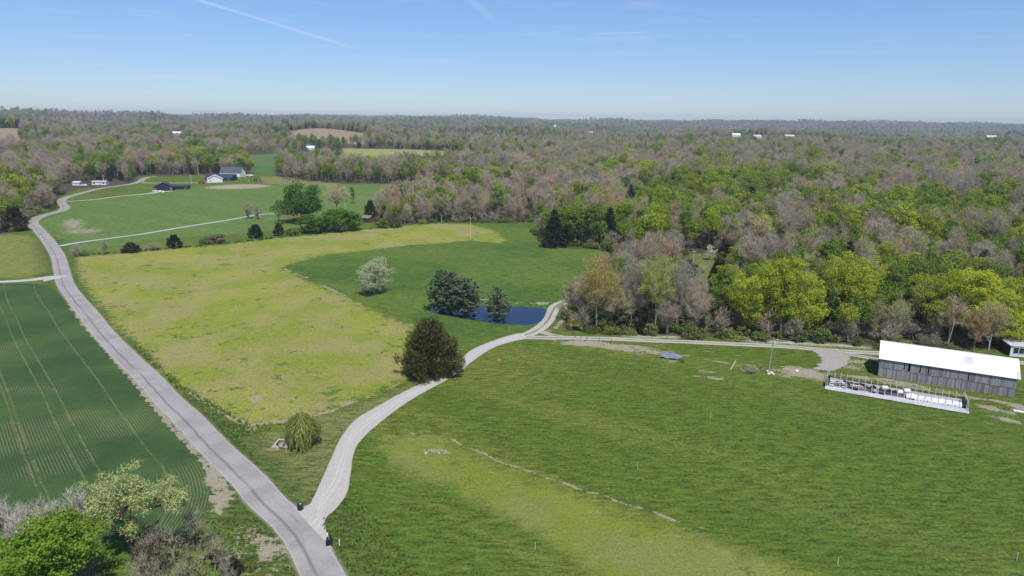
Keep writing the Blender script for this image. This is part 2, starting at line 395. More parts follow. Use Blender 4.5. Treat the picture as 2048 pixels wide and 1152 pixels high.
BLOBS = [  # px, py, rx m, ry m, amount
    (146, 448, 7, 28, .72), (168, 461, 13, 12, .68), (205, 468, 14, 5, .5), (425, 962, 1.6, 3.5, .9), (450, 1000, 2.2, 3.4, .8), (430, 1022, 2.2, 1.3, .65), (512, 800, 2.2, 2.6, .75),
    (252, 526, 3.5, 1.5, .5), (1165, 684, 8, 3, 1.), (1240, 692, 9, 3, .95), (1290, 702, 9, 3, .75), (1345, 722, 5, 1.3, .6), (1400, 742, 5, 1.3, .6),
    (1430, 757, 6, 1.4, .7), (1500, 745, 6, 1.6, .5), (1560, 752, 5, 1.3, .6), (1605, 745, 6, 4, 1.), (1635, 755, 5, 3, .9), (1700, 722, 6, 4, .7), (1590, 790, 3, 1, .5), (1290, 745, 4, 1, .45), (1110, 750, 4, 2, .3),
    (1990, 818, 4.5, 1.8, .85), (2010, 838, 4, 1.6, .75), (2040, 815, 3, 3, .8), (1975, 845, 2.5, 1, .4), (1700, 735, 5, 3, .6), (1715, 755, 6, 1.2, .9), (1800, 765, 9, 1.2, .8),
    (870, 500, 7, 3, .45), (868, 902, 2.4, .8, .65), (862, 620, 2, 1, .3), (820, 478, 8, 2, .2), (940, 1135, 1.6, 2.6, .4), (730, 960, .8, 3, .5), (905, 1020, .8, .5, .4),
    (985, 598, 6, 2, .7), (1030, 604, 8, 1.6, .55), (1085, 605, 3, 3, .8), (560, 900, 2.2, 1.2, .7), (540, 1100, 4, 5, .7), (500, 1080, 3, 5, .6), (470, 1110, 4, 4, .5), (510, 1140, 5, 4, .55), (585, 1075, .8, 3, .5), (1000, 718, 1.2, .8, .4),
    (1120, 985, 5, 3, .15), (1030, 470, 10, 5, .15), (1420, 600, 8, 10, .35), (740, 460, 6, 3, .9), (478, 373, 26, 20, 1.3), (440, 373, 14, 8, 1.), (575, 357, 40, 12, .35), (590, 445, 12, 6, .35), (1345, 680, 60, 2, .15)]
FARTAN = FP([(640, 284), (560, 273), (572, 268), (640, 268), (735, 272), (730, 284), (690, 292)])
FARTAN2 = FP([(-60, 292), (-60, 268), (10, 268), (40, 290), (0, 300)])

print('layout ok')
# ---------------------------------------------------------------- ground mesh (one polar sheet around the camera's foot)
az_f = np.radians(np.arange(-50, 50.01, .25)); az_c = np.radians(np.arange(54, 306.1, 4.0))
AZ = np.r_[az_f, az_c]
rings = np.r_[[3, 10, 20, 30, 38, 45, 50], 54*1.0062**np.arange(326), 0]
r0 = 54*1.0062**325
rings = np.r_[rings[:-1], r0*1.014**np.arange(1, 258)]
RR, AA = np.meshgrid(rings, AZ, indexing='ij')
GX = RR*np.sin(AA); GY = RR*np.cos(AA); GZ = height(GX, GY)
nR, nA = RR.shape
V = np.dstack([GX, GY, GZ]).reshape(-1, 3)
i = np.arange(nR-1)[:, None]*nA+np.arange(nA)[None, :]; j = np.arange(nR-1)[:, None]*nA+(np.arange(nA)[None, :]+1) % nA
Fq = np.stack([i, j, j+nA, i+nA], -1).reshape(-1, 4)
# centre cap
V = np.vstack([V, [[0, 0, hz(0, 0)]]]); cidx = len(V)-1
gm = mesh('ground', V, Fq[:, ::-1].copy(), None, True)
P2 = V[:, :2]; r = np.hypot(P2[:, 0], P2[:, 1]); nearm = r < 1500
def SD(poly):
    o = np.full(len(P2), -300.); o[nearm] = np.clip(sdist(P2[nearm], poly), -300, 300); return o
sdc = SD(CROP); sy1 = SD(YEL1); sy2 = SD(YEL2); sop = SD(OPEN); sl_ = SD(LAWN); slf = SD(LEFTF); sml = SD(MEADL)
sfy = SD(FARYEL); sfg = SD(FARGR); scl = SD(CLEAR); sfl = SD(FARLINE); scl2 = np.full(len(P2), -300.); fm = r < 3000; scl2[fm] = np.clip(sdist(P2[fm], CLEAR2), -300, 300)
az = np.arctan2(P2[:, 0], P2[:, 1])
pc = np.tan(np.clip(az, -1.2, 1.2))*1425+1024
wv = 60*(fbm(P2[:, 0]/90, P2[:, 1]/90, 71, 2)-.5); ft1 = (np.abs(pc-650+wv*.6) < 82) & (r+wv > 1420) & (r+wv < 1700); ft2 = (np.abs(pc+14+wv*.4) < 48) & (r+wv > 1330) & (r+wv < 1560)
row = np.full(len(P2), 0.); row[nearm] = ldist(P2[nearm], CROPEDGE)
TRAM = [float(ldist(FP([q_]), CROPEDGE)[0]) for q_ in ((78, 776), (108, 776), (205, 776), (12, 776), (30, 860))]
thinp = np.zeros(len(P2))
for px, py, rx, ry, a in ((10, 880, 12, 9, 1.), (95, 880, 8, 9, .8), (230, 850, 9, 6, .9), (180, 840, 8, 5, .7), (60, 780, 10, 6, .6), (20, 700, 14, 8, .6), (110, 930, 8, 6, .8), (405, 1000, 5, 10, 1.), (380, 960, 5, 8, .7), (200, 700, 10, 8, .35)):
    c_ = flat(px, py); thinp = np.maximum(thinp, a*np.exp(-(((P2[:, 0]-c_[0])/rx)**2+((P2[:, 1]-c_[1])/ry)**2)))
line = np.full(len(P2), 9.); nm = r < 330
for pl, w in LINES: line[nm] = np.minimum(line[nm], ldist(P2[nm], pl)/w)
dirt = np.zeros(len(P2))
for px, py, rx, ry, a in BLOBS:
    c = flat(px, py); an = math.atan2(c[0], c[1])
    dx = P2[:, 0]-c[0]; dy = P2[:, 1]-c[1]
    u = (dx*math.cos(an)-dy*math.sin(an))/rx; v = (dx*math.sin(an)+dy*math.cos(an))/ry
    dirt = np.maximum(dirt, a*np.exp(-.8*(u*u+v*v)**1.3))
# verge between the road and the wheat is trodden bare
rc, _ = resample(FP(ROAD_C), 3.)
rd = np.full(len(P2), 200.); rd[nearm] = ldist(P2[nearm], rc)
vg = (rd < 7) & (sdc < 0.3) & (sdc > -3.5) & (r < 260); dirt = np.where(vg, np.maximum(dirt, .72*sst(-3.4, -2., sdc)), dirt)
def L(a, b, f): return a*(1-f[:, None])+np.array(b)[None, :]*f[:, None]
x, y = P2[:, 0], P2[:, 1]
big = fbm(x/45, y/45, 21, 4); mid = fbm(x/13, y/13, 25, 3); str_ = fbm((x*.55+y*.83)/9., (x*.83-y*.55)/55., 33, 3)
tint = np.tile(np.array([.086, .130, .020]), (len(P2), 1))
tint = L(tint, (.125, .155, .030), sst(.42, .72, str_)*.8)
tint = L(tint, (.068, .118, .019), sst(.45, .75, fbm(x/70, y/70, 61, 3))*.5)
gw = sst(-2, 2, sdist(P2, FP([(500, 470), (1150, 440), (1240, 505), (1160, 590), (1110, 650), (900, 720), (820, 640), (560, 530)])) if True else 0)
tint = L(tint, (.062, .122, .022), gw*(1-.5*sst(.4, .7, mid)))
tint = L(tint, (.100, .150, .028), sst(.45, .65, big)*gw*.8)
tint = L(tint, (.150, .165, .055), sst(-1, 1.5, sl_)*(.6+.4*mid))
tint = L(tint, (.165, .190, .050), sst(-2, 2, slf))
tint = L(tint, (.165, .17, .04), sst(-2, 2, slf)*sst(.4, .7, mid)*.6)
tint = L(tint, (.105, .168, .042), sst(-2, 2, sml)*(.75+.25*big))
tint = L(tint, (.135, .19, .06), sst(-2, 2, sml)*sst(.5, .8, str_)*.5)
verge = np.exp(-((rd-5.5)/3.)**2)*(x > -1e9)
tint = L(tint, (.070, .105, .026), np.where(r < 400, sst(11, 6, rd) if False else np.clip(1.6-rd/6.5, 0, 1), 0)*.7)
fr = sst(1.5, -1.5, sop) if False else 1-sst(-1.5, 1.5, sop)
fr = np.where(r > 1500, 1, fr)
floor = np.array([.075, .06, .042])
tint = L(tint, floor, fr)
tint = L(tint, (.06, .085, .03), fr*sst(.5, .75, big)*.6)
tint = L(tint, (.25, .27, .085), sst(-4, 4, sfy)); tint = L(tint, (.08, .145, .045), sst(-4, 4, sfg)); tint = L(tint, (.06, .15, .04), sst(-4, 4, sfl))
tint = L(tint, (.13, .15, .05), sst(-2, 2, scl)); tint = L(tint, (.09, .15, .06), sst(-5, 5, scl2))
tint = L(tint, (.30, .235, .15), (ft1 | ft2)*(.6+.4*mid))
tint = L(tint, (.26, .22, .10), sst(-1, 1, SD(FP([(520, 353), (560, 352), (680, 366), (640, 372), (530, 366)])))*.5)
fl_ = ldist(P2[nm], FP([(1180, 668), (1260, 671), (1340, 674), (1430, 678), (1540, 684), (1660, 690), (1760, 697), (1900, 704)])); fm_ = np.zeros(len(P2)); fm_[nm] = sst(1.7, .5, fl_)
tint = L(tint, (.40, .44, .34), fm_*sst(.35, .6, mid)*.8)
def fattr(name, v):
    a = gm.attributes.new(name, 'FLOAT', 'POINT'); a.data.foreach_set('value', v.astype(np.float32))
for nme, v in (('sdc', sdc), ('sy1', sy1), ('sy2', sy2), ('row', row), ('line', line), ('dirt', dirt), ('rd', rd), ('thinp', thinp), ('lawn', sst(-1, 1, sl_)), ('wood', fr)): fattr(nme, v)
a = gm.attributes.new('tint', 'FLOAT_COLOR', 'POINT'); a.data.foreach_set('color', np.c_[tint, np.ones(len(tint))].astype(np.float32).ravel())
M = bpy.data.materials.new('fields_and_grass'); M.use_nodes = True; nt = M.node_tree; nt.nodes.clear(); g = G(nt)
pos = g.n('ShaderNodeNewGeometry').outputs['Position']
nA_ = g.noise(pos, .05, 4); nB = g.noise(pos, .35, 3); nC = g.noise(pos, 1.9, 4, .74); nD = g.noise(pos, 4.5, 2, .7)
mp = g.scale(pos, (.24, 1.0, .2)); mp.inputs['Rotation'].default_value = (0, 0, math.radians(22)); nS = g.noise(mp.outputs[0], 1.15, 5, .72)
val = g.m('ADD', g.m('ADD', g.m('MULTIPLY', nC, .70), g.m('MULTIPLY', nD, .40)), g.m('MULTIPLY', nS, .85))   # ~ .97 mean
val = g.ss(val, .70, 1.22, .34, 1.66)
base = g.attr('tint', 'Color')
hs = g.n('ShaderNodeHueSaturation'); g.put(hs.inputs['Color'], base); g.put(hs.inputs['Hue'], g.m('MULTIPLY_ADD', nB, -.07, .535)); g.put(hs.inputs['Value'], val)
base = hs.outputs[0]
base = g.mix(g.m('MULTIPLY', g.ss(g.noise(pos, 1.7, 4, .75), .55, .68), .38), base, (.035, .07, .014))
base = g.mix(g.m('MULTIPLY', g.ss(nC, .60, .72), g.m('MULTIPLY', g.ss(nS, .55, .75), .6)), base, (.21, .21, .09))
# yellow flowering meadows
ycol = g.mix(g.ss(nA_, .40, .60), (.205, .248, .034), (.278, .258, .090))
ycol = g.mix(g.m('MULTIPLY', g.ss(g.noise(pos, .028, 3), .48, .62), .5), ycol, (.27, .29, .035))
ycol = g.mix(g.m('MULTIPLY', g.ss(nS, .50, .70), .75), ycol, (.34, .285, .15))
ycol = g.mix(g.m('MULTIPLY', g.ss(nB, .52, .70), .35), ycol, (.33, .335, .045))
ycol = g.mix(g.m('MULTIPLY', g.ss(nC, .48, .70), .4), ycol, (.15, .195, .040))
tuf = g.noise(g.scale(pos, (1, 1, 1)).outputs[0], .19, 5, .72)
tuf2 = g.noise(pos, .045, 2)
ycol = g.mix(g.m('MULTIPLY', g.ss(g.m('ADD', tuf, g.m('MULTIPLY', tuf2, .25)), .722, .75), .8), ycol, (.085, .140, .034))
hs = g.n('ShaderNodeHueSaturation'); g.put(hs.inputs['Color'], ycol); g.put(hs.inputs['Value'], g.ss(g.m('ADD', nC, nD), .7, 1.3, .58, 1.38)); ycol = hs.outputs[0]
ed = g.m('ADD', g.m('MULTIPLY_ADD', nB, 9., -4.5), g.m('MULTIPLY_ADD', nC, 6., -3.))
base = g.mix(g.ss(g.m('ADD', g.attr('sy1'), ed), -1.6, 2.2), base, ycol)
y2 = g.mix(.38, ycol, (.10, .165, .02))
base = g.mix(g.m('MULTIPLY', g.ss(g.m('ADD', g.attr('sy2'), g.m('MULTIPLY_ADD', nB, 6., -3.)), -1., 4.5), .92), base, y2)
# wheat, drilled in rows that follow the road
row_ = g.attr('row'); ph = g.m('SINE', g.m('MULTIPLY', row_, 2*PI/.50))
pmp = g.scale(pos, (1, .45, 1)); pmp.inputs['Rotation'].default_value = (0, 0, math.radians(-41)); patch = g.noise(pmp.outputs[0], .085, 4, .62); pf = g.noise(pos, .9, 2)
wheat = g.mix(g.ss(nA_, .35, .65), (.040, .085, .028), (.064, .115, .034))
thin = g.m('MULTIPLY', g.ss(ph, .0, .95), g.m('MULTIPLY', g.ss(g.m('ADD', g.attr('thinp'), g.m('MULTIPLY_ADD', patch, 1.6, -.8)), .1, .75), g.ss(pf, .3, .6, .7, 1)))
wheat = g.mix(g.m('MULTIPLY', thin, .55), wheat, (.24, .22, .11))
for q_, td in enumerate(TRAM):
    wob = g.m('MULTIPLY_ADD', nB, .5, -.25)
    tl_ = g.ss(g.m('ABSOLUTE', g.m('ADD', g.m('SUBTRACT', row_, td), wob)), .24, .06)
    wheat = g.mix(g.m('MULTIPLY', tl_, g.ss(g.m('ADD', pf, patch), .75, 1.1, .12, .55)), wheat, (.21, .21, .085))
hs = g.n('ShaderNodeHueSaturation'); g.put(hs.inputs['Color'], wheat); g.put(hs.inputs['Value'], g.ss(nC, .25, .75, .82, 1.2)); wheat = hs.outputs[0]
base = g.mix(g.ss(g.m('ADD', g.attr('sdc'), g.m('MULTIPLY_ADD', nC, .7, -.35)), -.12, .12), base, wheat)
# bare and strawy ground
df = g.m('MAXIMUM', g.attr('dirt'), g.ss(g.attr('line'), 2.4, .2, 0, .66))
dn = g.m('ADD', g.m('ADD', g.m('MULTIPLY_ADD', nC, .9, -.45), g.m('MULTIPLY_ADD', nS, 1.0, -.5)), g.m('MULTIPLY_ADD', nB, 1.1, -.6))
dcol = g.mix(g.ss(nD, .35, .65), (.26, .225, .15), (.39, .35, .265)); dcol = g.mix(g.m('MULTIPLY', g.ss(nB, .5, .7), .5), dcol, (.24, .22, .11))
base = g.mix(g.ss(g.m('ADD', df, dn), .40, .66), base, dcol)
# gravel washed off the road edge
base = g.mix(g.m('MULTIPLY', g.ss(g.m('ADD', g.attr('rd'), g.m('MULTIPLY', nC, 1.8)), 4.2, 3.1), .75), base, (.40, .36, .31))
b = g.n('ShaderNodeBsdfPrincipled'); g.put(b.inputs['Base Color'], base); b.inputs['Roughness'].default_value = 1; b.inputs['Specular IOR Level'].default_value = .08
bp = g.n('ShaderNodeBump'); bp.inputs['Strength'].default_value = 1; bp.inputs['Distance'].default_value = .30
g.put(bp.inputs['Height'], g.m('ADD', g.m('MULTIPLY', nC, .9), g.m('MULTIPLY', nD, .3))); g.put(b.inputs['Normal'], bp.outputs[0])
o_ = g.n('ShaderNodeOutputMaterial'); nt.links.new(b.outputs[0], o_.inputs[0])
gm.materials.append(M)
obj('ground', gm, None, kind='structure')

# ---------------------------------------------------------------- road materials
def roadmat(name, kind):
    M = bpy.data.materials.new(name); M.use_nodes = True; nt = M.node_tree; nt.nodes.clear(); g = G(nt)
    pos = g.n('ShaderNodeNewGeometry').outputs['Position']
    ac = g.attr('across'); al = g.attr('along'); hf = g.attr('half'); aa = g.m('ABSOLUTE', ac)
    n1 = g.noise(pos, 2.2, 4, .6); n2 = g.noise(pos, 12., 2, .7); n3 = g.noise(pos, .18, 3)
    cv = g.n('ShaderNodeCombineXYZ'); g.put(cv.inputs[0], g.m('MULTIPLY', ac, 1.4)); g.put(cv.inputs[1], g.m('MULTIPLY', al, .07)); stk = g.noise(cv.outputs[0], 2., 4, .65)
    if kind == 'asphalt':
        c = g.mix(g.ss(n3, .35, .65), (.275, .258, .245), (.335, .316, .298))
        c = g.mix(g.m('MULTIPLY', g.ss(stk, .52, .72), .35), c, (.215, .205, .215))
        # dark oil and repair streak in the left wheel path
        wn_ = g.m('MULTIPLY_ADD', g.noise(pos, .12, 2), 1.0, -.5)
        w1 = g.ss(g.m('ABSOLUTE', g.m('ADD', g.m('ADD', ac, .75), g.m('MULTIPLY', wn_, .5))), .42, .05)
        cv2 = g.n('ShaderNodeCombineXYZ'); g.put(cv2.inputs[0], g.m('MULTIPLY', al, .02)); gap = g.noise(cv2.outputs[0], 3., 3)
        c = g.mix(g.m('MULTIPLY', g.m('MULTIPLY', w1, g.ss(gap, .30, .50)), g.m('MULTIPLY_ADD', n1, .5, .35)), c, (.11, .105, .11))
        w2 = g.ss(g.m('ABSOLUTE', g.m('ADD', g.m('ADD', ac, -.95), wn_)), .2, .05)
        c = g.mix(g.m('MULTIPLY', g.m('MULTIPLY', w2, g.ss(gap, .56, .66)), .55), c, (.14, .135, .14))
        cr = g.ss(g.noise(pos, .9, 5, .75), .66, .72)
        c = g.mix(g.m('MULTIPLY', cr, .4), c, (.15, .145, .15))
        c = g.mix(g.m('MULTIPLY', g.ss(g.m('ADD', g.m('SUBTRACT', hf, aa), g.m('MULTIPLY', n1, .5)), .6, .2), .8), c, (.43, .40, .36))
    elif kind == 'gravel':
        c = g.mix(g.ss(n2, .35, .65), (.39, .37, .34), (.54, .52, .48))
        c = g.mix(g.m('MULTIPLY', g.ss(stk, .5, .7), .4), c, (.31, .29, .265))
        rt = g.ss(g.m('ABSOLUTE', g.m('SUBTRACT', g.m('ADD', aa, g.m('MULTIPLY_ADD', n1, .5, -.25)), .85)), .15, .55); c = g.mix(g.m('MULTIPLY', rt, g.m('MULTIPLY', g.ss(n1, .35, .6), .38)), c, (.25, .23, .20))
        c = g.mix(g.m('MULTIPLY', g.ss(n3, .55, .7), .25), c, (.42, .38, .33))
        c = g.mix(g.m('MULTIPLY', g.ss(g.m('ADD', g.m('SUBTRACT', hf, aa), g.m('MULTIPLY', n1, .9)), .75, .25), .75), c, (.27, .235, .17))
    elif kind == 'yard':
        c = g.mix(g.ss(n2, .35, .65), (.27, .255, .24), (.36, .34, .32)); c = g.mix(g.m('MULTIPLY', g.ss(n3, .4, .6), .6), c, (.36, .30, .23))
        c = g.mix(g.ss(g.m('ADD', g.m('SUBTRACT', hf, aa), g.m('MULTIPLY', n1, 2.2)), 1.6, .9), c, (.20, .17, .10))
    else:
        c = g.mix(g.ss(n2, .35, .65), (.35, .325, .285), (.45, .42, .38))
        mid = g.ss(g.m('ADD', aa, g.m('MULTIPLY_ADD', n1, .5, -.25)), .55, .25)
        c = g.mix(g.m('MULTIPLY', mid, g.ss(n3, .3, .55, .45, .9)), c, (.17, .17, .085))
        c = g.mix(g.m('MULTIPLY', g.ss(g.m('ADD', g.m('SUBTRACT', hf, aa), g.m('MULTIPLY', n1, .8)), .7, .25), .8), c, (.15, .16, .06))
    hs = g.n('ShaderNodeHueSaturation'); g.put(hs.inputs['Color'], c); g.put(hs.inputs['Value'], g.ss(g.m('ADD', n1, n2), .6, 1.4, .86, 1.13))
    b = g.n('ShaderNodeBsdfPrincipled'); g.put(b.inputs['Base Color'], hs.outputs[0]); b.inputs['Roughness'].default_value = .9; b.inputs['Specular IOR Level'].default_value = .2
    bp = g.n('ShaderNodeBump'); bp.inputs['Strength'].default_value = .5; bp.inputs['Distance'].default_value = .04; g.put(bp.inputs['Height'], n2); g.put(b.inputs['Normal'], bp.outputs[0])
    o_ = g.n('ShaderNodeOutputMaterial'); nt.links.new(b.outputs[0], o_.inputs[0]); return M
ASPH = roadmat('worn_asphalt', 'asphalt'); GRAV = roadmat('white_gravel', 'gravel'); YARD = roadmat('yard_gravel', 'yard'); TRACK = roadmat('two_track_gravel', 'track')
wr = [5.3, 5.2, 5.0, 4.9, 4.8, 4.8, 4.8]
L_, R_, t_, C_ = centre_line(ROAD_C, wr, 1.0, 20, .12, 1); ribbon('road', L_, R_, t_, .075, ASPH)
def edges(name, Lp, Rp, m, off, n=160, kn=.15, cols=8):
    A_, _ = resample(FP(Lp), .5); B_, _ = resample(FP(Rp), .5)
    def rsn(Q):
        s = np.r_[0, np.cumsum(np.linalg.norm(np.diff(Q, axis=0), axis=1))]; t = np.linspace(0, s[-1], n); return np.stack([np.interp(t, s, Q[:, 0]), np.interp(t, s, Q[:, 1])], 1), t
    A_, t = rsn(A_); B_, t2 = rsn(B_); t = (t+t2)/2
    D = A_-B_; D /= np.maximum(np.linalg.norm(D, axis=1), .01)[:, None]
    A_ = A_+D*((fbm(t/1.1, t*0+3, 5, 3)-.5)*2*kn)[:, None]; B_ = B_-D*((fbm(t/1.1, t*0+9, 5, 3)-.5)*2*kn)[:, None]
    return ribbon(name, A_, B_, t, off, m, cols)
edges('gravel_driveway', [(585, 1016), (600, 1018), (612, 1014), (624, 1004), (648, 953), (666, 913), (684, 876), (715, 840), (761, 812), (785, 798), (870, 752), (915, 724), (943, 699), (984, 681), (1020, 669), (1048, 664)],
      [(668, 1105), (656, 1080), (651, 1055), (653, 1038), (672, 1020), (694, 989), (701, 953), (708, 910), (724, 882), (761, 848), (822, 802), (909, 751), (945, 722), (984, 696), (1020, 683), (1052, 676)], GRAV, .115, 420)
def track(name, px, w, m=TRACK, off=.09, step=1., kn=.15, seed=2, sm=8):
    L_, R_, t_, C_ = centre_line(px, w, step, sm, kn, seed); return ribbon(name, L_, R_, t_, off, m, 8)
track('gravel_track', [(1030, 673), (1055, 668), (1080, 656), (1096, 640), (1107, 618), (1120, 606), (1145, 598), (1175, 592), (1205, 588)], 4.1, seed=5, off=.1)
track('farm_lane', [(1040, 672), (1090, 674), (1161, 674), (1290, 680), (1419, 686.5), (1548, 692.5), (1620, 698), (1665, 702), (1750, 707), (1850, 713), (1990, 722), (2200, 738)], 3.3, seed=6, off=.095)
track('track_spur', [(1075, 658), (1092, 666), (1125, 672)], 2.2, seed=11, off=.085)
edges('farm_yard', [(1600, 694), (1625, 703), (1638, 713), (1641, 725), (1633, 734), (1626, 740)], [(1660, 699), (1690, 709), (1700, 716), (1696, 727), (1686, 736), (1664, 744)], YARD, .13, 90, .9)
track('barn_track', [(1680, 706), (1720, 713), (1755, 720), (1790, 728)], 2.6, seed=8, off=.1)
track('side_road', [(116, 557), (95, 555), (60, 560), (0, 563.5), (-150, 567), (-500, 573)], [11, 5.5, 4, 3.6, 3.6, 3.6, 3.6, 3.6, 3.6, 3.6, 3.6, 3.6, 3.6, 3.6, 3.6, 3.6], GRAV, .105, seed=9)
track('long_driveway', [(119, 492), (150, 486), (220, 476), (300, 465), (400, 448), (490, 433), (530, 427), (575, 428)], 2.9, GRAV, .1, 2.0, .1)
track('farmhouse_driveway', [(133, 402), (155, 400.5), (190, 398), (235, 392), (280, 388), (300, 386), (322, 383), (345, 381)], [2.8, 2.8, 2.8, 2.8, 2.8, 4, 7, 5], GRAV, .1, 2.0, .1)
track('back_driveway', [(283, 366), (310, 366.5), (370, 366.4), (405, 365.8), (415, 366)], 3.0, GRAV, .1, 3.0, .1)
track('upper_driveway', [(478, 352), (490, 351.5), (503, 351), (508, 350)], 5.0, GRAV, .1, 3.0, .1)
print('ground ok')

# pond
M = bpy.data.materials.new('pond_water'); M.use_nodes = True; nt = M.node_tree; nt.nodes.clear(); g = G(nt)
b = g.n('ShaderNodeBsdfPrincipled'); b.inputs['Base Color'].default_value = (.006, .020, .055, 1); b.inputs['Roughness'].default_value = .06; b.inputs['IOR'].default_value = 1.33
bp = g.n('ShaderNodeBump'); bp.inputs['Strength'].default_value = .25; bp.inputs['Distance'].default_value = .05
pp = g.n('ShaderNodeNewGeometry').outputs['Position']; g.put(bp.inputs['Height'], g.noise(g.scale(pp, (1, 2.5, 1)).outputs[0], 1.2, 3)); g.put(b.inputs['Normal'], bp.outputs[0])
o_ = g.n('ShaderNodeOutputMaterial'); nt.links.new(b.outputs[0], o_.inputs[0])
pc_ = POND.mean(0); big_ = pc_+(POND-pc_)*1.12
from mathutils.geometry import tessellate_polygon
tri = tessellate_polygon([[Vector((*p, 0)) for p in big_]])
obj('pond', mesh('pond', [(*p, POND_Z) for p in big_], [tuple(t) for t in tri], M), None, kind='structure')

# ================================================================ TREES
def dirs(rng, n):
    v = rng.normal(size=(n, 3)); return v/np.linalg.norm(v, axis=1)[:, None]
def perp(d):
    a = np.where(np.abs(d[:, 2:3]) < .9, np.array([[0, 0, 1.]]), np.array([[1., 0, 0]]))
    p = np.cross(d, a); p /= np.linalg.norm(p, axis=1)[:, None]; return p
def tubes(segs, sides=4):
    P0 = np.array([s[0] for s in segs]); P1 = np.array([s[1] for s in segs]); r0 = np.array([s[2] for s in segs]); r1 = np.array([s[3] for s in segs])
    d = P1-P0; d /= np.maximum(np.linalg.norm(d, axis=1), 1e-6)[:, None]; p = perp(d); q = np.cross(d, p)
    Vs = []
    for P, r in ((P0, r0), (P1, r1)):
        for k in range(sides):
            t = 2*PI*k/sides; Vs.append(P+(p*math.cos(t)+q*math.sin(t))*r[:, None])
    V = np.stack(Vs, 1).reshape(-1, 3); n = len(segs); b = np.arange(n)[:, None]*2*sides
    Fc = np.concatenate([b+np.array([[k, (k+1) % sides, sides+(k+1) % sides, sides+k]]) for k in range(sides)], 0)
    return V, Fc
def skeleton(rng, H, th, rx, rz, cz, n, r_base, spread=1., lean=(0, 0), shell=.55, lobes=None):
    """branching skeleton grown towards points of the crown"""
    d = dirs(rng, n); rr = rng.uniform(shell, 1, n)[:, None]
    A = d*rr*np.array([rx, rx, rz])+np.array([lean[0], lean[1], cz])
    if lobes is not None:
        k = rng.randint(0, len(lobes), n); c = np.array([l[:3] for l in lobes])[k]; s = np.array([l[3] for l in lobes])[k]; sz = np.array([l[4] for l in lobes])[k]
        A = c+d*rr*np.stack([s, s, sz], 1)
    A[:, 2] = np.maximum(A[:, 2], th*.75)
    nodes = [np.array([0, 0, 0.])]; par = [-1]
    for f in (.33, .66, 1.):
        nodes.append(np.array([lean[0]*.25*f+rng.normal()*.08, lean[1]*.25*f+rng.normal()*.08, th*f])); par.append(len(nodes)-2)
    top = nodes[-1]
    hh = cz+rz*.35-th
    for f in (.4, .75, 1.):
        nodes.append(top+np.array([lean[0]*.6*f+rng.normal()*.25, lean[1]*.6*f+rng.normal()*.25, hh*f])); par.append(len(nodes)-2)
    order = np.argsort(np.linalg.norm(A-np.array([0, 0, th]), axis=1)); tips = []
    for i in order:
        a = A[i]; N = np.array(nodes); dd = np.linalg.norm(N-a, axis=1)
        horiz = np.linalg.norm(N[:, :2]-a[:2], axis=1)
        ok = N[:, 2] < a[2]+.4
        cost = dd+np.where(ok, 0, 50)+np.where(N[:, 2] < th*.6, 50, 0)+np.where((N[:, 2] > a[2]-horiz*.25), 1.2, 0)
        k = int(np.argmin(cost)); mid = (nodes[k]+a)/2+rng.normal(size=3)*dd[k]*.08; mid[2] += -.05*horiz[k] if rng.rand() < .5 else .04*dd[k]
        nodes.append(mid); par.append(k); nodes.append(a); par.append(len(nodes)-2); tips.append(len(nodes)-1)
    cnt = np.zeros(len(nodes))
    for i in tips: cnt[i] += 1
    for i in range(len(nodes)-1, 0, -1): cnt[par[i]] += max(cnt[i], .2)
    cnt = np.maximum(cnt, .4); rad = r_base*(cnt/cnt[0])**.5
    segs = [(nodes[par[i]], nodes[i], min(rad[par[i]], rad[i]*1.5), rad[i]*.9) for i in range(1, len(nodes))]
    return segs, np.array([nodes[i] for i in tips]), np.array(nodes)
def leaves(rng, C, r, n, size, flat=.75, up=.25, inner=.55, drop=0):
    """n leaf clumps faces around each centre, facing mostly outwards"""
    k = len(C); r = np.broadcast_to(np.asarray(r, float), (k,))
    d = dirs(rng, k*n); c = np.repeat(C, n, 0); rr = np.repeat(r, n)*rng.uniform(inner, 1, k*n)
    p = c+d*rr[:, None]*np.array([1, 1, flat]); p[:, 2] -= drop*rr*rng.rand(k*n)
    nr = d+rng.normal(size=(k*n, 3))*.55+np.array([0, 0, up]); nr /= np.linalg.norm(nr, axis=1)[:, None]
    u = perp(nr); w = np.cross(nr, u); a = rng.uniform(0, 2*PI, k*n); uu = u*np.cos(a)[:, None]+w*np.sin(a)[:, None]; ww = np.cross(nr, uu)
    s = (size*rng.uniform(.6, 1.3, k*n))[:, None]/2
    V = np.stack([p-uu*s, p-ww*s*.62, p+uu*s, p+ww*s*.62], 1).reshape(-1, 3)
    return V, np.arange(k*n*4).reshape(-1, 4)
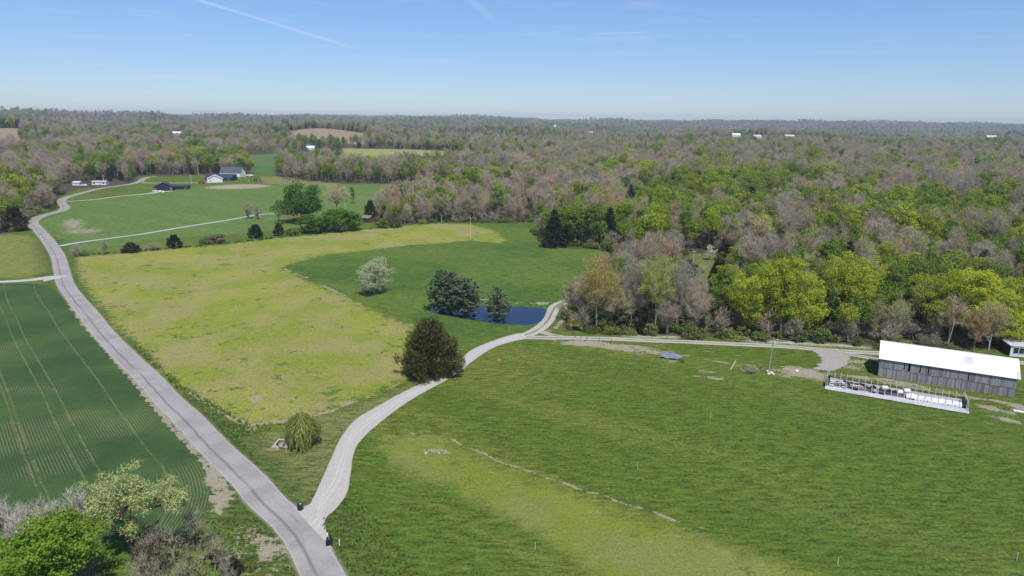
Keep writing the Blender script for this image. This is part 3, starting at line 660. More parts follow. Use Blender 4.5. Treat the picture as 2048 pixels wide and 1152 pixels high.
def twigs(rng, C, n, ln, w, up=.35, ctr=None, spread=.6):
    """sprays of thin twigs from each branch tip"""
    k = len(C); c = np.repeat(C, n, 0)
    d = dirs(rng, k*n); d[:, 2] = d[:, 2]*.8+up
    if ctr is not None:
        o = c-ctr; o /= np.maximum(np.linalg.norm(o, axis=1), .1)[:, None]; d = d+o*.7
    d /= np.linalg.norm(d, axis=1)[:, None]
    s = c+dirs(rng, k*n)*rng.uniform(0, spread, k*n)[:, None]*ln*1.1
    L_ = ln*rng.uniform(.5, 1.25, k*n)
    pz = dirs(rng, k*n); u = np.cross(d, pz); u /= np.maximum(np.linalg.norm(u, axis=1), 1e-3)[:, None]
    e = s+d*L_[:, None]; wv = u*w/2
    md = s+d*L_[:, None]*.5+dirs(rng, k*n)*L_[:, None]*.08
    V = np.stack([s-wv, s+wv, md+wv*.7, md-wv*.7], 1).reshape(-1, 3); Fa = np.arange(k*n*4).reshape(-1, 4)
    V2 = np.stack([md-wv*.7, md+wv*.7, e+wv*.25, e-wv*.25], 1).reshape(-1, 3)
    return np.vstack([V, V2]), np.vstack([Fa, Fa+len(V)])
def cat(*parts):
    V = []; Fc = []; b = 0
    for v, f in parts: V.append(v); Fc.append(f+b); b += len(v)
    return np.vstack(V), np.vstack(Fc)
SOL = {'PROTO': {}}
def two(name_c, partsC, mc, partsT, mt):
    V, Fc = cat(*partsC); mC = mesh(name_c, V, Fc, mc); V, Fc = cat(*partsT); mT = mesh('trunk', V, Fc, mt); return mC, mT
H0 = 16.0
def p_leafy(seed, mc, mt=BARK, rx=4.6, rz=5.6, cz=10.2, th=4.2, n=95, leaf=44, size=.50, rc=1.25, shell=.55, low=True, H=16., up=.25):
    rng = np.random.RandomState(seed)
    lob = [(rng.uniform(-.38, .38)*rx, rng.uniform(-.38, .38)*rx, cz+rng.uniform(-.45, .45)*rz, rx*rng.uniform(.45, .75), rz*rng.uniform(.4, .65)) for _ in range(7)]
    segs, tips, nodes = skeleton(rng, H, th, rx, rz, cz, n, .26, shell=shell, lobes=lob)
    r = rng.uniform(.65, 1.25, len(tips))*rc
    parts = [leaves(rng, tips, r, leaf, size, .7, up)]
    if low: parts.append(leaves(rng, tips[::3]+np.array([0, 0, -.9]), r[::3]*1.3, leaf//3, size*.8, 1.1, 0))
    return two('crown', parts, mc, [tubes(segs)], mt)
def p_bare(seed, mc=TWIG, mt=BARK, rx=3.9, rz=5.8, cz=10.0, th=4.5, n=90, tw=36, ln=1.3, w=.05, bud=None, budn=0, bsize=.22, H=16.):
    rng = np.random.RandomState(seed)
    segs, tips, nodes = skeleton(rng, H, th, rx, rz, cz, n, .24, shell=.3)
    ctr = np.array([0, 0, cz-rz*.6])
    parts = [twigs(rng, tips, tw, ln, w, .35, ctr, .8)]
    ind = [leaves(rng, tips, 1.2, budn, bsize, .9, .2, .2)] if budn else []
    if bud is not None:
        V, Fc = cat(*(parts+ind)); nb = len(parts[0][1]); mC = mesh('crown', V, Fc, mc); mC.materials.append(bud)
        mi = np.zeros(len(Fc), np.int32); mi[nb:] = 1; mC.polygons.foreach_set('material_index', mi)
        V, Fc = tubes(segs); return mC, mesh('trunk', V, Fc, mt)
    return two('crown', parts+ind, mc, [tubes(segs)], mt)
def p_pine(seed, mc=PINE, mt=DARKBARK, H=12., R=3.6, low=.12, shape='round', droop=.0, dens=1., tl=.55, tw=.10):
    rng = np.random.RandomState(seed); segs = []; cs = []; ds = []
    zs = np.arange(low*H, H*.98, .55/dens)
    for z in zs:
        f = (z-low*H)/(H*(1-low))
        if shape == 'round': rl = R*(min(1, (f+.10)/.34)**.6)*(1-f**2.0)**.75
        elif shape == 'cone': rl = R*(1-f)**.85*(min(1, (f+.12)/.2)**.5)+.15
        else: rl = R*(1-f**1.6)*min(1, (f+.25)/.4)
        nb = 6 if f < .8 else 4; a0 = rng.uniform(0, 6.28)
        for k in range(nb):
            a = a0+k*2*PI/nb+rng.normal()*.25; l = rl*rng.uniform(.72, 1.12)
            e = np.array([math.cos(a)*l, math.sin(a)*l, z+l*(.22-droop)+rng.normal()*.1]); s = np.array([0, 0, z])
            segs.append((s, e, .03+.012*l, .012))
            m_ = max(2, int(l/.48)); t = np.linspace(.28, 1, m_)
            for tt in t:
                c = s+(e-s)*tt+np.array([0, 0, -droop*l*tt*tt*.6]); c = c+rng.normal(size=3)*.1; cs.append(c); ds.append((e-s)/max(l, .1))
                if tt > .45:
                    q = np.array([-math.sin(a), math.cos(a), 0])*l*.17*(1 if rng.rand() < .5 else -1); cs.append(c+q-np.array([0, 0, .05])); ds.append((e-s)/max(l, .1)+q*.8)
    cs = np.array(cs); ds = np.array(ds); k = 13
    c = np.repeat(cs, k, 0); d = dirs(rng, len(c)); d[:, 2] = np.abs(d[:, 2])*.6+(.25 if droop < .1 else -.05); d += np.repeat(ds, k, 0)*.6; d /= np.linalg.norm(d, axis=1)[:, None]
    u = np.cross(d, dirs(rng, len(c))); u /= np.linalg.norm(u, axis=1)[:, None]; L_ = tl*rng.uniform(.6, 1.2, len(c))[:, None]
    V = np.stack([c-u*tw*.3, c+d*L_*.5-u*tw, c+d*L_, c+d*L_*.5+u*tw], 1).reshape(-1, 3)
    trunk = [(np.array([0, 0, H*i/8]), np.array([0, 0, H*(i+1)/8]), .2*(1-i/8.5), .2*(1-(i+1)/8.5)) for i in range(8)]
    return two('crown', [(V, np.arange(len(V)).reshape(-1, 4))], mc, [tubes(trunk+segs, 4)], mt)
def p_cedar(seed, mc=CEDAR, H=7., R=2.6, wide=.3, n=150, k=36, tl=.5, tw=.11, base=.02, ragged=.12, rtop=.25):
    """red cedar: dense upright sprays from the ground up"""
    rng = np.random.RandomState(seed); f = rng.uniform(0, 1, n)**.8; a = rng.uniform(0, 2*PI, n)
    prof = np.interp(f, [0, wide*.5, wide, .7, 1], [.72, .95, 1., .66, rtop])
    lump = 1+ragged*(np.sin(a*3+seed)+np.sin(a*5+f*9+seed*2)+(1.1*np.sin(f*17+a*2) if ragged > .12 else 0))
    rr = R*prof*lump*rng.uniform(.55, .92, n)
    C = np.stack([rr*np.cos(a), rr*np.sin(a), (base+f*(.93-base))*H], 1)
    c = np.repeat(C, k, 0); d = dirs(rng, n*k); p = c+d*np.array([R*.2, R*.2, R*.22])*rng.uniform(.4, 1, (n*k, 1))
    o = c*np.array([1, 1, 0]); o /= np.maximum(np.linalg.norm(o, axis=1), .1)[:, None]
    g_ = np.array([0, 0, 1.])*.8+o*.65+rng.normal(size=(n*k, 3))*.35; g_ /= np.linalg.norm(g_, axis=1)[:, None]
    u = np.cross(g_, d); u /= np.maximum(np.linalg.norm(u, axis=1), .05)[:, None]; L_ = tl*rng.uniform(.6, 1.3, n*k)[:, None]
    V = np.stack([p-g_*L_*.3, p-u*tw, p+g_*L_*.7, p+u*tw], 1).reshape(-1, 3)
    tr = [(np.zeros(3), np.array([0, 0, H*.45]), .17, .1), (np.array([0, 0, H*.45]), np.array([0, 0, H*.85]), .1, .03)]
    for i in range(0, n, 3): tr.append((np.array([0, 0, C[i, 2]*.55]), C[i], .045, .02))
    return two('crown', [(V, np.arange(len(V)).reshape(-1, 4))], mc, [tubes(tr)], DARKBARK)
def p_shrub(seed, mc=HONEYS, R=1.8, H=2.6, n=34, leaf=34, size=.3, mt=BARK):
    rng = np.random.RandomState(seed); d = dirs(rng, n); d[:, 2] = np.abs(d[:, 2])
    C = d*np.array([R, R, H*.72])*rng.uniform(.45, .85, (n, 1))+np.array([0, 0, H*.18])
    segs = [(np.array([c[0]*.15, c[1]*.15, 0]), c, .05, .02) for c in C]
    return two('crown', [leaves(rng, C, R*.36, leaf, size, .9, .3, .4)], mc, [tubes(segs)], mt)
PR = {}
PR['green_tree'] = [p_leafy(15, GREEN, rx=3.1, rz=6.8, cz=9.8, n=80, leaf=40), p_leafy(16, GREEN, rx=5.2, rz=4.4, cz=11.2, n=80, leaf=34, th=5.5), p_leafy(11, GREEN), p_leafy(12, GREEN, rx=4.0, rz=6.2, cz=10.3, n=90), p_leafy(13, GREEN, rx=5.0, rz=5.0, cz=10.5), p_leafy(14, GREEN, rx=4.2, rz=6.6, cz=9.6, n=100, leaf=34)]
PR['lime_tree'] = [p_leafy(25, LIME, rx=3.2, rz=6.8, cz=9.8, n=80, leaf=40, size=.4), p_leafy(21, LIME, n=100, size=.42, leaf=52), p_leafy(22, LIME, rx=4.1, rz=6.0, cz=10.0, leaf=40), p_leafy(23, LIME, rx=5.0, rz=5.0, cz=10.6, leaf=36)]
PR['bare_tree'] = [p_bare(31), p_bare(32, rx=3.2, rz=6.0), p_bare(33, rx=4.6, rz=5.2, cz=10.3), p_bare(34, rx=3.6, rz=6.0, n=70), p_bare(35, rx=4.2)]
PR['budding_tree'] = [p_bare(41, bud=BUDS, budn=26), p_bare(42, rx=4.6, rz=5.2, cz=10.4, bud=BUDS, budn=34, bsize=.25), p_bare(43, rx=3.4, bud=BUDS, budn=18)]
PR['cedar_tree'] = [p_cedar(51, H=10, R=2.5, wide=.25, n=120, k=26, tl=.7, tw=.16, rtop=.12), p_cedar(52, H=9, R=2.8, wide=.3, n=120, k=26, tl=.7, tw=.16, rtop=.2)]
PR['pine_tree'] = [p_pine(61, H=14, R=3.4, shape='round', tl=.7, tw=.13, dens=.8), p_pine(62, SPRUCE, H=15, R=3.6, shape='cone', droop=.3, tl=.7, tw=.13, dens=.8)]
PR['shrub'] = [p_shrub(71), p_shrub(72, R=2.3, H=2.2, n=40), p_shrub(73, R=1.4, H=3., n=28)]
SCRUB = leafmat('scrub_twig', [(0, (.30, .255, .20)), (.5, (.25, .22, .17)), (1, (.33, .30, .19))], .1, .6)
PR['sapling'] = [p_bare(78, SCRUB, BARK, rx=1.5, rz=2.8, cz=4.2, th=1.4, n=30,tw=8, ln=.95, w=.034, H=7.), p_bare(79, SCRUB, DARKBARK, rx=1.9, rz=2.6, cz=4.4, th=1.0, n=34,tw=8, ln=.95, w=.034, H=7.), p_bare(80, SCRUB, BARK, rx=1.2, rz=3.0, cz=4.6, th=1.8, n=26,tw=8, ln=.9, w=.034, H=7.)]
PR['grey_sapling'] = [p_bare(82, PALEBARK, PALEBARK, rx=1.4, rz=2.4, cz=3.2, th=.6, n=26, tw=12, ln=1., w=.035, H=6.), p_bare(83, PALEBARK, PALEBARK, rx=1.7, rz=2.2, cz=3.0, th=.5, n=30, tw=12, ln=1., w=.035, H=6.)]
PR['brush'] = [p_bare(75, SCRUB, BARK, rx=1.5, rz=2.3, cz=2.6, th=.5, n=34, tw=26, ln=.8, w=.035, H=5.), p_bare(76, SCRUB, BARK, rx=1.9, rz=1.8, cz=2.2, th=.4, n=34, tw=26, ln=.8, w=.035, H=4.)]
print('prototypes ok')
def plant(kind, pair, loc, sc, rz, label, category='tree', group=None, sink=.08):
    e = empty(kind, (loc[0], loc[1], loc[2]-sink), rz, label, category, group); e.scale = sc
    obj('crown', pair[0], e); obj('trunk', pair[1], e); return e
HERO = []      # (x, y, clear radius)
def hero(kind, pair, px, base, top, width, Hm, Wm, label, category='tree', group=None, rz=None, clear=None):
    p = at(px, base); h = hpx(px, base, top); w = width/ppm((p.x, p.y, h*.5)) if width else h*Wm/Hm
    s = (w/Wm, w/Wm, h/Hm)
    HERO.append((p.x, p.y, clear if clear is not None else w*.36))
    return plant(kind, pair, p, s, random.uniform(0, 6.28) if rz is None else rz, label, category, group)

# --- lone trees in the fields and along the lanes
hero('maple_tree', p_leafy(101, MAPLE, rx=6.2, rz=5.2, cz=8.4, th=2.8, n=150, leaf=120, size=.36, rc=1.25, H=13.), 88, 1215, 1027, 262, 13.4, 13.4, 'bright green leafy tree filling the bottom left corner', rz=.7)
def elm(seed):
    rng = np.random.RandomState(seed)
    lob = [(-2.4, 0, 9.6, 3.0, 2.4), (-.6, -.8, 9.4, 2.8, 2.4), (.6, .5, 10.6, 3.0, 2.2), (4.6, 0, 9.4, 2.5, 1.6), (2.4, -.6, 9.0, 2.4, 1.7), (6.2, .2, 8.6, 1.7, 1.2), (-3.0, .3, 8.0, 1.9, 1.7), (-1.9, -.4, 6.2, 1.6, 1.7), (.2, 0, 4.8, 1.1, 1.2)]
    segs, tips, nodes = skeleton(rng, 13., 3.6, 5., 3., 9., 300, .34, lobes=lob, shell=.15)
    return two('crown', [leaves(rng, tips, .8, 74, .24, .9, .35, .1), twigs(rng, tips, 8, .9, .03)], PALEG, [tubes(segs, 6)], DARKBARK)
hero('elm_tree', elm(5), 268, 1122, 932, 196, 12.9, 12.2, 'tall pale green tree with dark forked trunk beside the wheat field', rz=0.)
def willow(seed):
    rng = np.random.RandomState(seed); n = 1050; a = rng.uniform(0, 6.28, n); r_ = 2.8*rng.uniform(0.03, 1, n)**.55; h = 4.6-.22*r_**2+rng.uniform(-.9, .6, n); ln = rng.uniform(.6, 2.9, n)
    t = np.stack([np.sin(a), -np.cos(a)], 1); w = rng.uniform(.03, .07, n); K = 7; Pk = []
    for k in range(K):
        f = k/(K-1); rr = r_*(.55+.45*min(1, f*2.2))+.10*np.sin(a*9+k*1.3); z = np.maximum(.1, h+.25*math.sin(f*2.4)-ln*f**1.4); aa = a+.05*np.sin(k+a*13)
        Pk.append(np.stack([np.cos(aa)*rr*(1+.12*np.sin(3*a)), np.sin(aa)*rr, z], 1))
    V = []; T = np.c_[t, np.zeros(n)]*w[:, None]
    for k in range(K-1): V.append(np.stack([Pk[k]-T, Pk[k]+T, Pk[k+1]+T*.8, Pk[k+1]-T*.8], 1).reshape(-1, 3))
    V = np.vstack(V); mid = np.vstack(Pk[2:6]); mid = mid[rng.rand(len(mid)) < .5]
    Lf = leaves(rng, mid, .16, 5, .15, 1.6, 0, .2)
    tr = [(np.zeros(3), np.array([.1, 0, 1.6]), .17, .12)]+[(np.array([.1, 0, 1.5]), np.array([math.cos(k*.7)*1.7, math.sin(k*.7)*1.7, 3.5+.3*math.sin(k*3)]), .07, .02) for k in range(9)]
    return two('crown', [(V, np.arange(len(V)).reshape(-1, 4)), Lf], WILLOW, [tubes(tr)], BARK)
hero('willow_tree', willow(8), 606, 892, 831, 76, 4.6, 6.0, 'small weeping willow on the lawn between the two roads', rz=0.)
hero('cedar_tree', p_cedar(111, BROWNC, H=9.5, R=5.2, wide=.24, n=330, k=86, tl=.62, tw=.075, ragged=.17, rtop=.14), 860, 750, 636, 126, 9.7, 10.6, 'dark brownish green cedar overhanging the gravel driveway', rz=1.2)
hero('pear_tree', p_leafy(112, WHITEB, PALEBARK, rx=4.2, rz=3.5, cz=3.5, th=.5, n=210, leaf=60, size=.24, rc=.85, shell=.35, low=False, H=7.5, up=.1), 748, 586, 510, 84, 7.6, 8.6, 'pale white-blossomed tree alone in the green field')
PW = [p_pine(121, H=9.4, R=2.9, low=.07, tl=.5, tw=.08, dens=1.15), p_pine(122, H=8., R=2.8, low=.09, tl=.5, tw=.08, dens=1.15)]
hero('pine_tree', PW[0], 884, 627, 534, 70, 9.6, 6.2, 'tallest left pine of the three on the pond bank', clear=1)
hero('pine_tree', p_pine(123, H=9., R=2.9, low=.09, tl=.5, tw=.08, dens=1.15), 903, 631, 541, 70, 9.2, 6.2, 'middle pine of the three on the pond bank', clear=1)
hero('pine_tree', PW[1], 930, 634, 550, 82, 8.2, 6., 'right pine of the three standing together on the pond bank', clear=1)
hero('pine_tree', p_pine(124, H=7., R=2.4, low=.1, tl=.5, tw=.08), 995, 643, 574, 62, 7.2, 5.2, 'lone small pine in front of the pond')
hero('spruce_tree', p_pine(125, SPRUCE, H=15, R=4.5, low=.05, shape='cone', droop=.32, tl=.7, tw=.12), 1108, 493, 417, 60, 15.2, 9.6, 'big dark spruce at the head of the pond meadow')
hero('cedar_tree', PR['cedar_tree'][1], 31, 462, 411, 50, 9, 5.8, 'round dark cedar at the road bend on the far left')
CT = p_cedar(131, H=4., R=2.2, wide=.3, n=90, k=34, tl=.35, tw=.09)
def fencerow():
    L = [(262, 505, 485, 40, 'c', 'low dark cedar bush at the left of the fence row'), (350, 496, 469, 34, 'c', 'round dark cedar bush second from the left in the fence row'),
         (435, 486, 464, 56, 's', 'wide leafy shrub in the middle of the fence row'), (413, 487, 468, 30, 's', 'leafy shrub at the left side of the wide one in the fence row'), (512, 476, 449, 34, 'c', 'pointed cedar in the fence row left of the rounded one'),
         (558, 472, 446, 24, 'c', 'small rounded cedar in the fence row left of the farmhouse trees'), (790, 455, 430, 30, 's', 'end shrub of the hedge at the yellow meadow'), (765, 456, 432, 44, 's', 'dark shrub in the hedge right of the brown shed'),
         (622, 466, 424, 66, 'g', 'round green tree in the hedge left of its pole'), (585, 470, 448, 34, 's', 'low shrub at the left foot of the round hedge trees'), (646, 464, 434, 26, 'c', 'dark narrow cedar between two round hedge trees'),
         (668, 463, 412, 76, 'g', 'round green hedge tree beside the white pole'), (708, 461, 419, 58, 'g', 'green hedge tree left of the brown shed'), (742, 441, 401, 30, 'c', 'dark pointed cedar behind the brown shed'),
         (152, 513, 483, 24, 'b', 'bare brush at the road end of the fence row'), (210, 508, 480, 20, 'b', 'thin bare sapling in the fence row near the road'), (303, 500, 484, 40, 'b', 'tangle of bare brush between two cedar bushes'), (168, 512, 497, 18, 's', 'small pale shrub by the road end of the fence row')]
    for px, b, t, w, k, lb in L:
        kw = dict(category='tree' if k in 'gc' else 'shrub', group='bushes and trees of the fence row')
        if k == 'c': hero('cedar_tree' if t < 452 else 'cedar_bush', CT, px, b, t, w, 4., 4.4, lb, **kw)
        elif k == 's': hero('shrub', PR['shrub'][len(lb) % 3], px, b, t, w, 2.6, 3.9, lb, **kw)
        elif k == 'g': hero('green_tree', DG[len(lb) % 2], px, b, t, w, 8.2, 8.6, lb, **kw)
        else: hero('brush', PR['brush'][len(lb) % 2], px, b, t, w, 5., 3.6, lb, **kw)
DG = [p_leafy(141, DGREEN, rx=4., rz=3.8, cz=4.6, th=1.2, n=95, leaf=44, size=.42, rc=1.0, H=8.), p_leafy(142, DGREEN, rx=4.2, rz=3.7, cz=4.5, th=1.2, n=95, leaf=44, size=.42, rc=1.0, H=8.)]
fencerow()
for k in range(46):
    f_ = (k+random.uniform(-.4, .4))/46; px = 165+585*f_; py = float(np.interp(px, [150, 300, 440, 560, 745], [512, 502, 489, 476, 459]))-1
    p = at(px, py); s = random.uniform(.28, .5); plant('shrub', PR['shrub'][k % 3], p, (s*1.3, s*1.3, s), random.uniform(0, 6.28), 'low weedy shrub along the fence line at the top of the yellow meadow', 'shrub', 'low shrubs along the fence line')
hero('oak_tree', p_leafy(143, DGREEN, rx=8.5, rz=6., cz=8., th=2.2, n=210, leaf=52, size=.6, rc=1.6, H=14.), 604, 446, 361, 124, 14.2, 18.6, 'huge round green tree hiding the farmhouse')
hero('budding_tree', PR['budding_tree'][1], 674, 430, 368, 58, 16, 10, 'pale budding tree right of the huge green tree')
hero('ivy_tree', p_leafy(144, DGREEN, rx=1.3, rz=6.5, cz=8., th=2., n=70, leaf=30, size=.4, rc=.7, H=15.), 705, 407, 365, 12, 15.5, 3.2, 'narrow ivy-covered tree standing in the back meadow')
hero('bare_tree', PR['brush'][0], 498, 437, 405, 26, 5, 3.6, 'left one of two bare lilac-grey trees by the long driveway')
hero('bare_tree', PR['brush'][1], 517, 438, 408, 24, 4.4, 4.2, 'right one of two bare trees by the long driveway')
hero('blossom_tree', p_leafy(145, WHITEB, BARK, rx=3.2, rz=2.2, cz=3.4, th=1.4, n=60, leaf=22, size=.3, rc=.7, shell=.3, low=False, H=6., up=.1), 558, 442, 415, 28, 6., 6.8, 'small whitish tree beside the farmhouse')
hero('green_tree', PR['green_tree'][3], 1150, 492, 408, 66, 16, 8.6, 'tall green tree right beside the dark spruce', clear=4)
hero('green_tree', PR['green_tree'][3], 1186, 494, 404, 56, 16, 8.6, 'tall green tree with a pale straight trunk by the pond meadow', clear=4)
hero('pine_tree', PR['pine_tree'][1], 1218, 492, 412, 46, 15, 7.4, 'dark conifer among the green trees right of the spruce')
hero('round_shrub', PR['shrub'][2], 1214, 503, 466, 24, 2.8, 2.8, 'clipped round green shrub at the edge of the woods lawn', 'shrub')
hero('blossom_tree', p_leafy(146, WHITEB2, BARK, rx=3.6, rz=2.4, cz=3.6, th=1.4, n=70, leaf=30, size=.3, rc=.7, shell=.3, low=False, H=6., up=.1), 1418, 520, 488, 30, 6., 7.4, 'cream blossoming tree at the back of the woodland clearing')
hero('blossom_tree', p_shrub(147, WHITEB, R=2.4, H=2.6, n=34, leaf=34, size=.25), 1403, 546, 520, 22, 2.8, 5., 'white flowering bush beside the parked car in the clearing')
hero('cedar_tree', p_cedar(151, H=3.4, R=1.7, wide=.3, n=60, k=50, tl=.3, tw=.06), 470, 1152, 1112, 34, 3.5, 3.6, 'small dark cedar in the brush beside the road at bottom')

# --- big trees along the front of the woods
SY = p_bare(201, BUDS, PALEBARK, rx=5., rz=6.6, cz=11., th=3.0, n=150, tw=30, ln=1.2, w=.06, bud=BUDS, budn=30, bsize=.28, H=18.)
SY2 = p_bare(202, TWIG, PALEBARK, rx=5., rz=6.6, cz=11., th=3.0, n=150, tw=44, ln=1.2, w=.05, H=18.)
OL = [p_leafy(211, OLIVE, rx=5.6, rz=7.4, cz=9.2, th=2.2, n=240, leaf=110, size=.30, rc=1.25, H=17.), p_leafy(212, OLIVE, rx=5.0, rz=7.6, cz=9.0, th=2.2, n=230, leaf=110, size=.30, rc=1.2, H=17.), p_leafy(213, OLIVE, rx=6.4, rz=6.8, cz=9.6, th=2.4, n=250, leaf=110, size=.30, rc=1.3, H=17.)]
front = [
 ('sycamore_tree', SY, 1192, 655, 506, 92, 17.8, 11, 'tall pale-trunked budding tree at the left end of the woods'),
 ('budding_tree', PR['budding_tree'][0], 1165, 640, 560, 50, 16, 9, 'small budding tree beside the gravel track'),
 ('bare_tree', SY2, 1262, 652, 512, 86, 17.8, 11, 'tall bare greyish tree second from the track in the woods front'),
 ('sycamore_tree', SY, 1310, 660, 502, 90, 17.8, 11, 'pale-limbed budding tree in the middle of the bare woods front'),
 ('bare_tree', SY2, 1352, 660, 520, 76, 17.8, 11, 'bare tree with pale limbs left of the clearing'),
 ('bare_tree', PR['bare_tree'][2], 1395, 668, 580, 60, 16, 10, 'low bare grey tree in front of the clearing'),
 ('bare_tree', PR['bare_tree'][0], 1238, 664, 575, 60, 16, 9, 'dark twiggy tree low in front of the pale bare ones'),
 ('budding_tree', PR['budding_tree'][2], 1333, 670, 600, 46, 16, 8, 'low yellow-budding tree at the lane edge'),
 ('cedar_tree', PR['cedar_tree'][0], 1288, 668, 606, 30, 10, 5, 'narrow evergreen in the front of the bare woods'),
 ('cedar_tree', PR['cedar_tree'][1], 1243, 662, 600, 32, 9, 5.6, 'dark evergreen under the first pale bare trees'),
 ('cedar_tree', PR['cedar_tree'][0], 1403, 672, 622, 14, 10, 5, 'thin pointed cedar by the lane below the clearing'),
 ('cedar_tree', PR['cedar_tree'][1], 1434, 590, 515, 44, 9, 5.6, 'tall dark cedar beside the woodland clearing'),
 ('cedar_tree', PR['cedar_tree'][0], 1450, 640, 560, 44, 10, 5, 'dark cedar in shade left of the big yellow-green trees'),
 ('yellow_green_tree', OL[1], 1500, 668, 508, 100, 16.8, 11.4, 'yellow-green tree at the left of the big glowing pair'),
 ('yellow_green_tree', OL[0], 1560, 674, 503, 130, 16.8, 12.6, 'largest yellow-green tree above the farm lane'),
 ('yellow_green_tree', OL[1], 1612, 668, 512, 84, 16.8, 11.4, 'yellow-green tree tucked behind the largest one'),
 ('yellow_green_tree', OL[2], 1690, 658, 499, 128, 16.8, 14, 'second yellow-green tree with round top left of the barn'),
 ('yellow_green_tree', PR['lime_tree'][2], 1690, 682, 600, 54, 16, 8.8, 'low yellow-green tree at the foot of the round-topped one'),
 ('yellow_green_tree', OL[2], 1872, 676, 538, 124, 16.8, 14, 'yellow-green tree behind the left half of the barn roof'),
 ('yellow_green_tree', OL[0], 1925, 684, 526, 140, 16.8, 12.6, 'tallest yellow-green tree behind the barn'),
 ('yellow_green_tree', OL[1], 2005, 692, 552, 108, 16.8, 11.4, 'yellow-green tree near the right edge behind the barn'),
 ('green_tree', PR['green_tree'][4], 1768, 655, 505, 66, 16, 10.8, 'green tree between the two groups of yellow-green trees'),
 ('green_tree', PR['green_tree'][3], 1822, 640, 520, 60, 16, 8.6, 'green tree rising over the gap in the woods front'),
 ('bare_tree', PR['bare_tree'][3], 1790, 688, 590, 50, 16, 8, 'slender bare trees in the gap left of the barn pole'),
 ('bare_tree', PR['bare_tree'][1], 1748, 680, 600, 40, 16, 7, 'thin bare tree by the left end of the barn roof'),
 ('bare_tree', SY2, 1977, 700, 600, 76, 17.8, 11, 'spreading bare tree behind the right half of the barn roof'),
 ('budding_tree', PR['budding_tree'][0], 1946, 702, 612, 50, 16, 9, 'pale leafing tree left of the spreading bare one behind the barn'),
]
for kd, pr, px, b_, t_, w_, hm, wm, lb in front: hero(kd, pr, px, b_, t_, w_, hm, wm, lb, clear=3.0)
# understorey along the lane
ux = [(1150, 660), (1185, 664), (1205, 664), (1222, 668), (1262, 671), (1300, 673), (1365, 674), (1385, 676), (1425, 676), (1445, 678), (1470, 680), (1490, 681), (1520, 682), (1540, 684), (1600, 686), (1640, 688), (1665, 690), (1715, 694), (1735, 695), (1770, 699), (1815, 700), (1850, 702), (1900, 704), (1132, 648)]
for k, (px, py) in enumerate(ux):
    if k % 5 in (1, 3) and k > 3: continue
    near_ = ['beside the gravel track bend', 'under the tall pale trees', 'below the bare woods', 'under the big yellow-green trees', 'behind the barn'][min(4, max(0, int((px-1120)//165)))]
    hero('shrub', PR['shrub'][k % 3], px, py-2, py-2-random.uniform(9, 34), random.uniform(22, 50), 2.6, 3.9, 'leafy green shrub at the woods edge '+near_, 'shrub', 'shrubs along the woods edge', clear=.5)
# scrub in the bottom left corner
for k in range(32):
    px = random.uniform(262, 465) if k < 26 else random.uniform(150, 300); py = random.uniform(1118, 1270) if k < 26 else random.uniform(1150, 1260)
    p = at(px, py); s = random.uniform(.7, 1.25)
    plant('bare_sapling', PR['sapling'][k % 3], p, (s*.8, s*.8, s*.72), random.uniform(0, 6.28), 'thin bare sapling in the tangled scrub '+('under the pale green tree', 'between the pale green tree and the road', 'close to the road edge')[int(px > 262)+int(px > 380)], 'sapling', 'bare saplings '+('under the pale green tree', 'between the pale green tree and the road', 'close to the road edge')[int(px > 262)+int(px > 380)])
for k in range(30):
    px = -40+k*7+random.uniform(-6, 6); py = random.uniform(1045, 1088); p = at(px, py); s = random.uniform(.55, .85)
    plant('bare_sapling', PR['grey_sapling'][k % 2], p, (s*1.2, s*1.2, s*1.0), random.uniform(0, 6.28), 'pale grey bare sapling at the wheat field edge'+(' behind the bright green tree' if px < 90 else ' beside the pale green tree'), 'sapling', 'grey saplings at the wheat edge'+(' behind the bright green tree' if px < 90 else ' beside the pale green tree'))
hero('bare_sapling', p_bare(301, PALEBARK, PALEBARK, rx=1.5, rz=2.8, cz=4.6, th=1.4, n=34, tw=14, ln=.9, w=.04, H=7.), 163, 1075, 965, 52, 7.4, 3.6, 'slim pale bare tree against the wheat field left of the pale green tree', 'tree')
hero('bare_sapling', PR['brush'][0], 388, 1100, 1018, 60, 5, 3.6, 'bare twiggy tree at the end of the wheat field by the road', 'tree')
for k in range(18):
    px = random.uniform(200, 520); py = random.uniform(1120, 1200); p = at(px, py); s = random.uniform(.4, .8)
    plant('shrub', PR['shrub'][k % 3], p, (s, s, s*.8), random.uniform(0, 6.28), 'low green shrub growing among the bare saplings by the road', 'shrub', 'low shrubs in the roadside scrub')
print('heroes ok')

# ---------------------------------------------------------------- the woods
def canopy():
    rng = np.random.RandomState(99); out = []
    for r0, r1, s in ((150, 420, 7.2), (420, 900, 8.8), (900, 2000, 13.), (2000, 4200, 23.), (4200, 8500, 42.)):
        n = int(.5*(r1**2-r0**2)*math.radians(92)/(s*s))
        # jittered polar cells
        rr = r0; pts = []
        while rr < r1:
            da = s/rr; a = np.arange(-math.radians(46), math.radians(46), da); a = a+rng.uniform(-.5, .5, len(a))*da*.85
            q = rr+rng.uniform(-.5, .5, len(a))*s*.85; pts.append(np.stack([q*np.sin(a), q*np.cos(a)], 1)); rr += s
        out.append(np.vstack(pts))
    return np.vstack(out)
P = canopy(); r = np.hypot(P[:, 0], P[:, 1]); az = np.arctan2(P[:, 0], P[:, 1])
keep = np.ones(len(P), bool); nm = r < 1500
so = sdist(P[nm], OPEN); kk = so < -2.5; kk &= sdist(P[nm], CLEAR) < -3; kk &= sdist(P[nm], FARYEL) < -5; kk &= sdist(P[nm], FARGR) < -6; kk &= sdist(P[nm], FARLINE) < -3
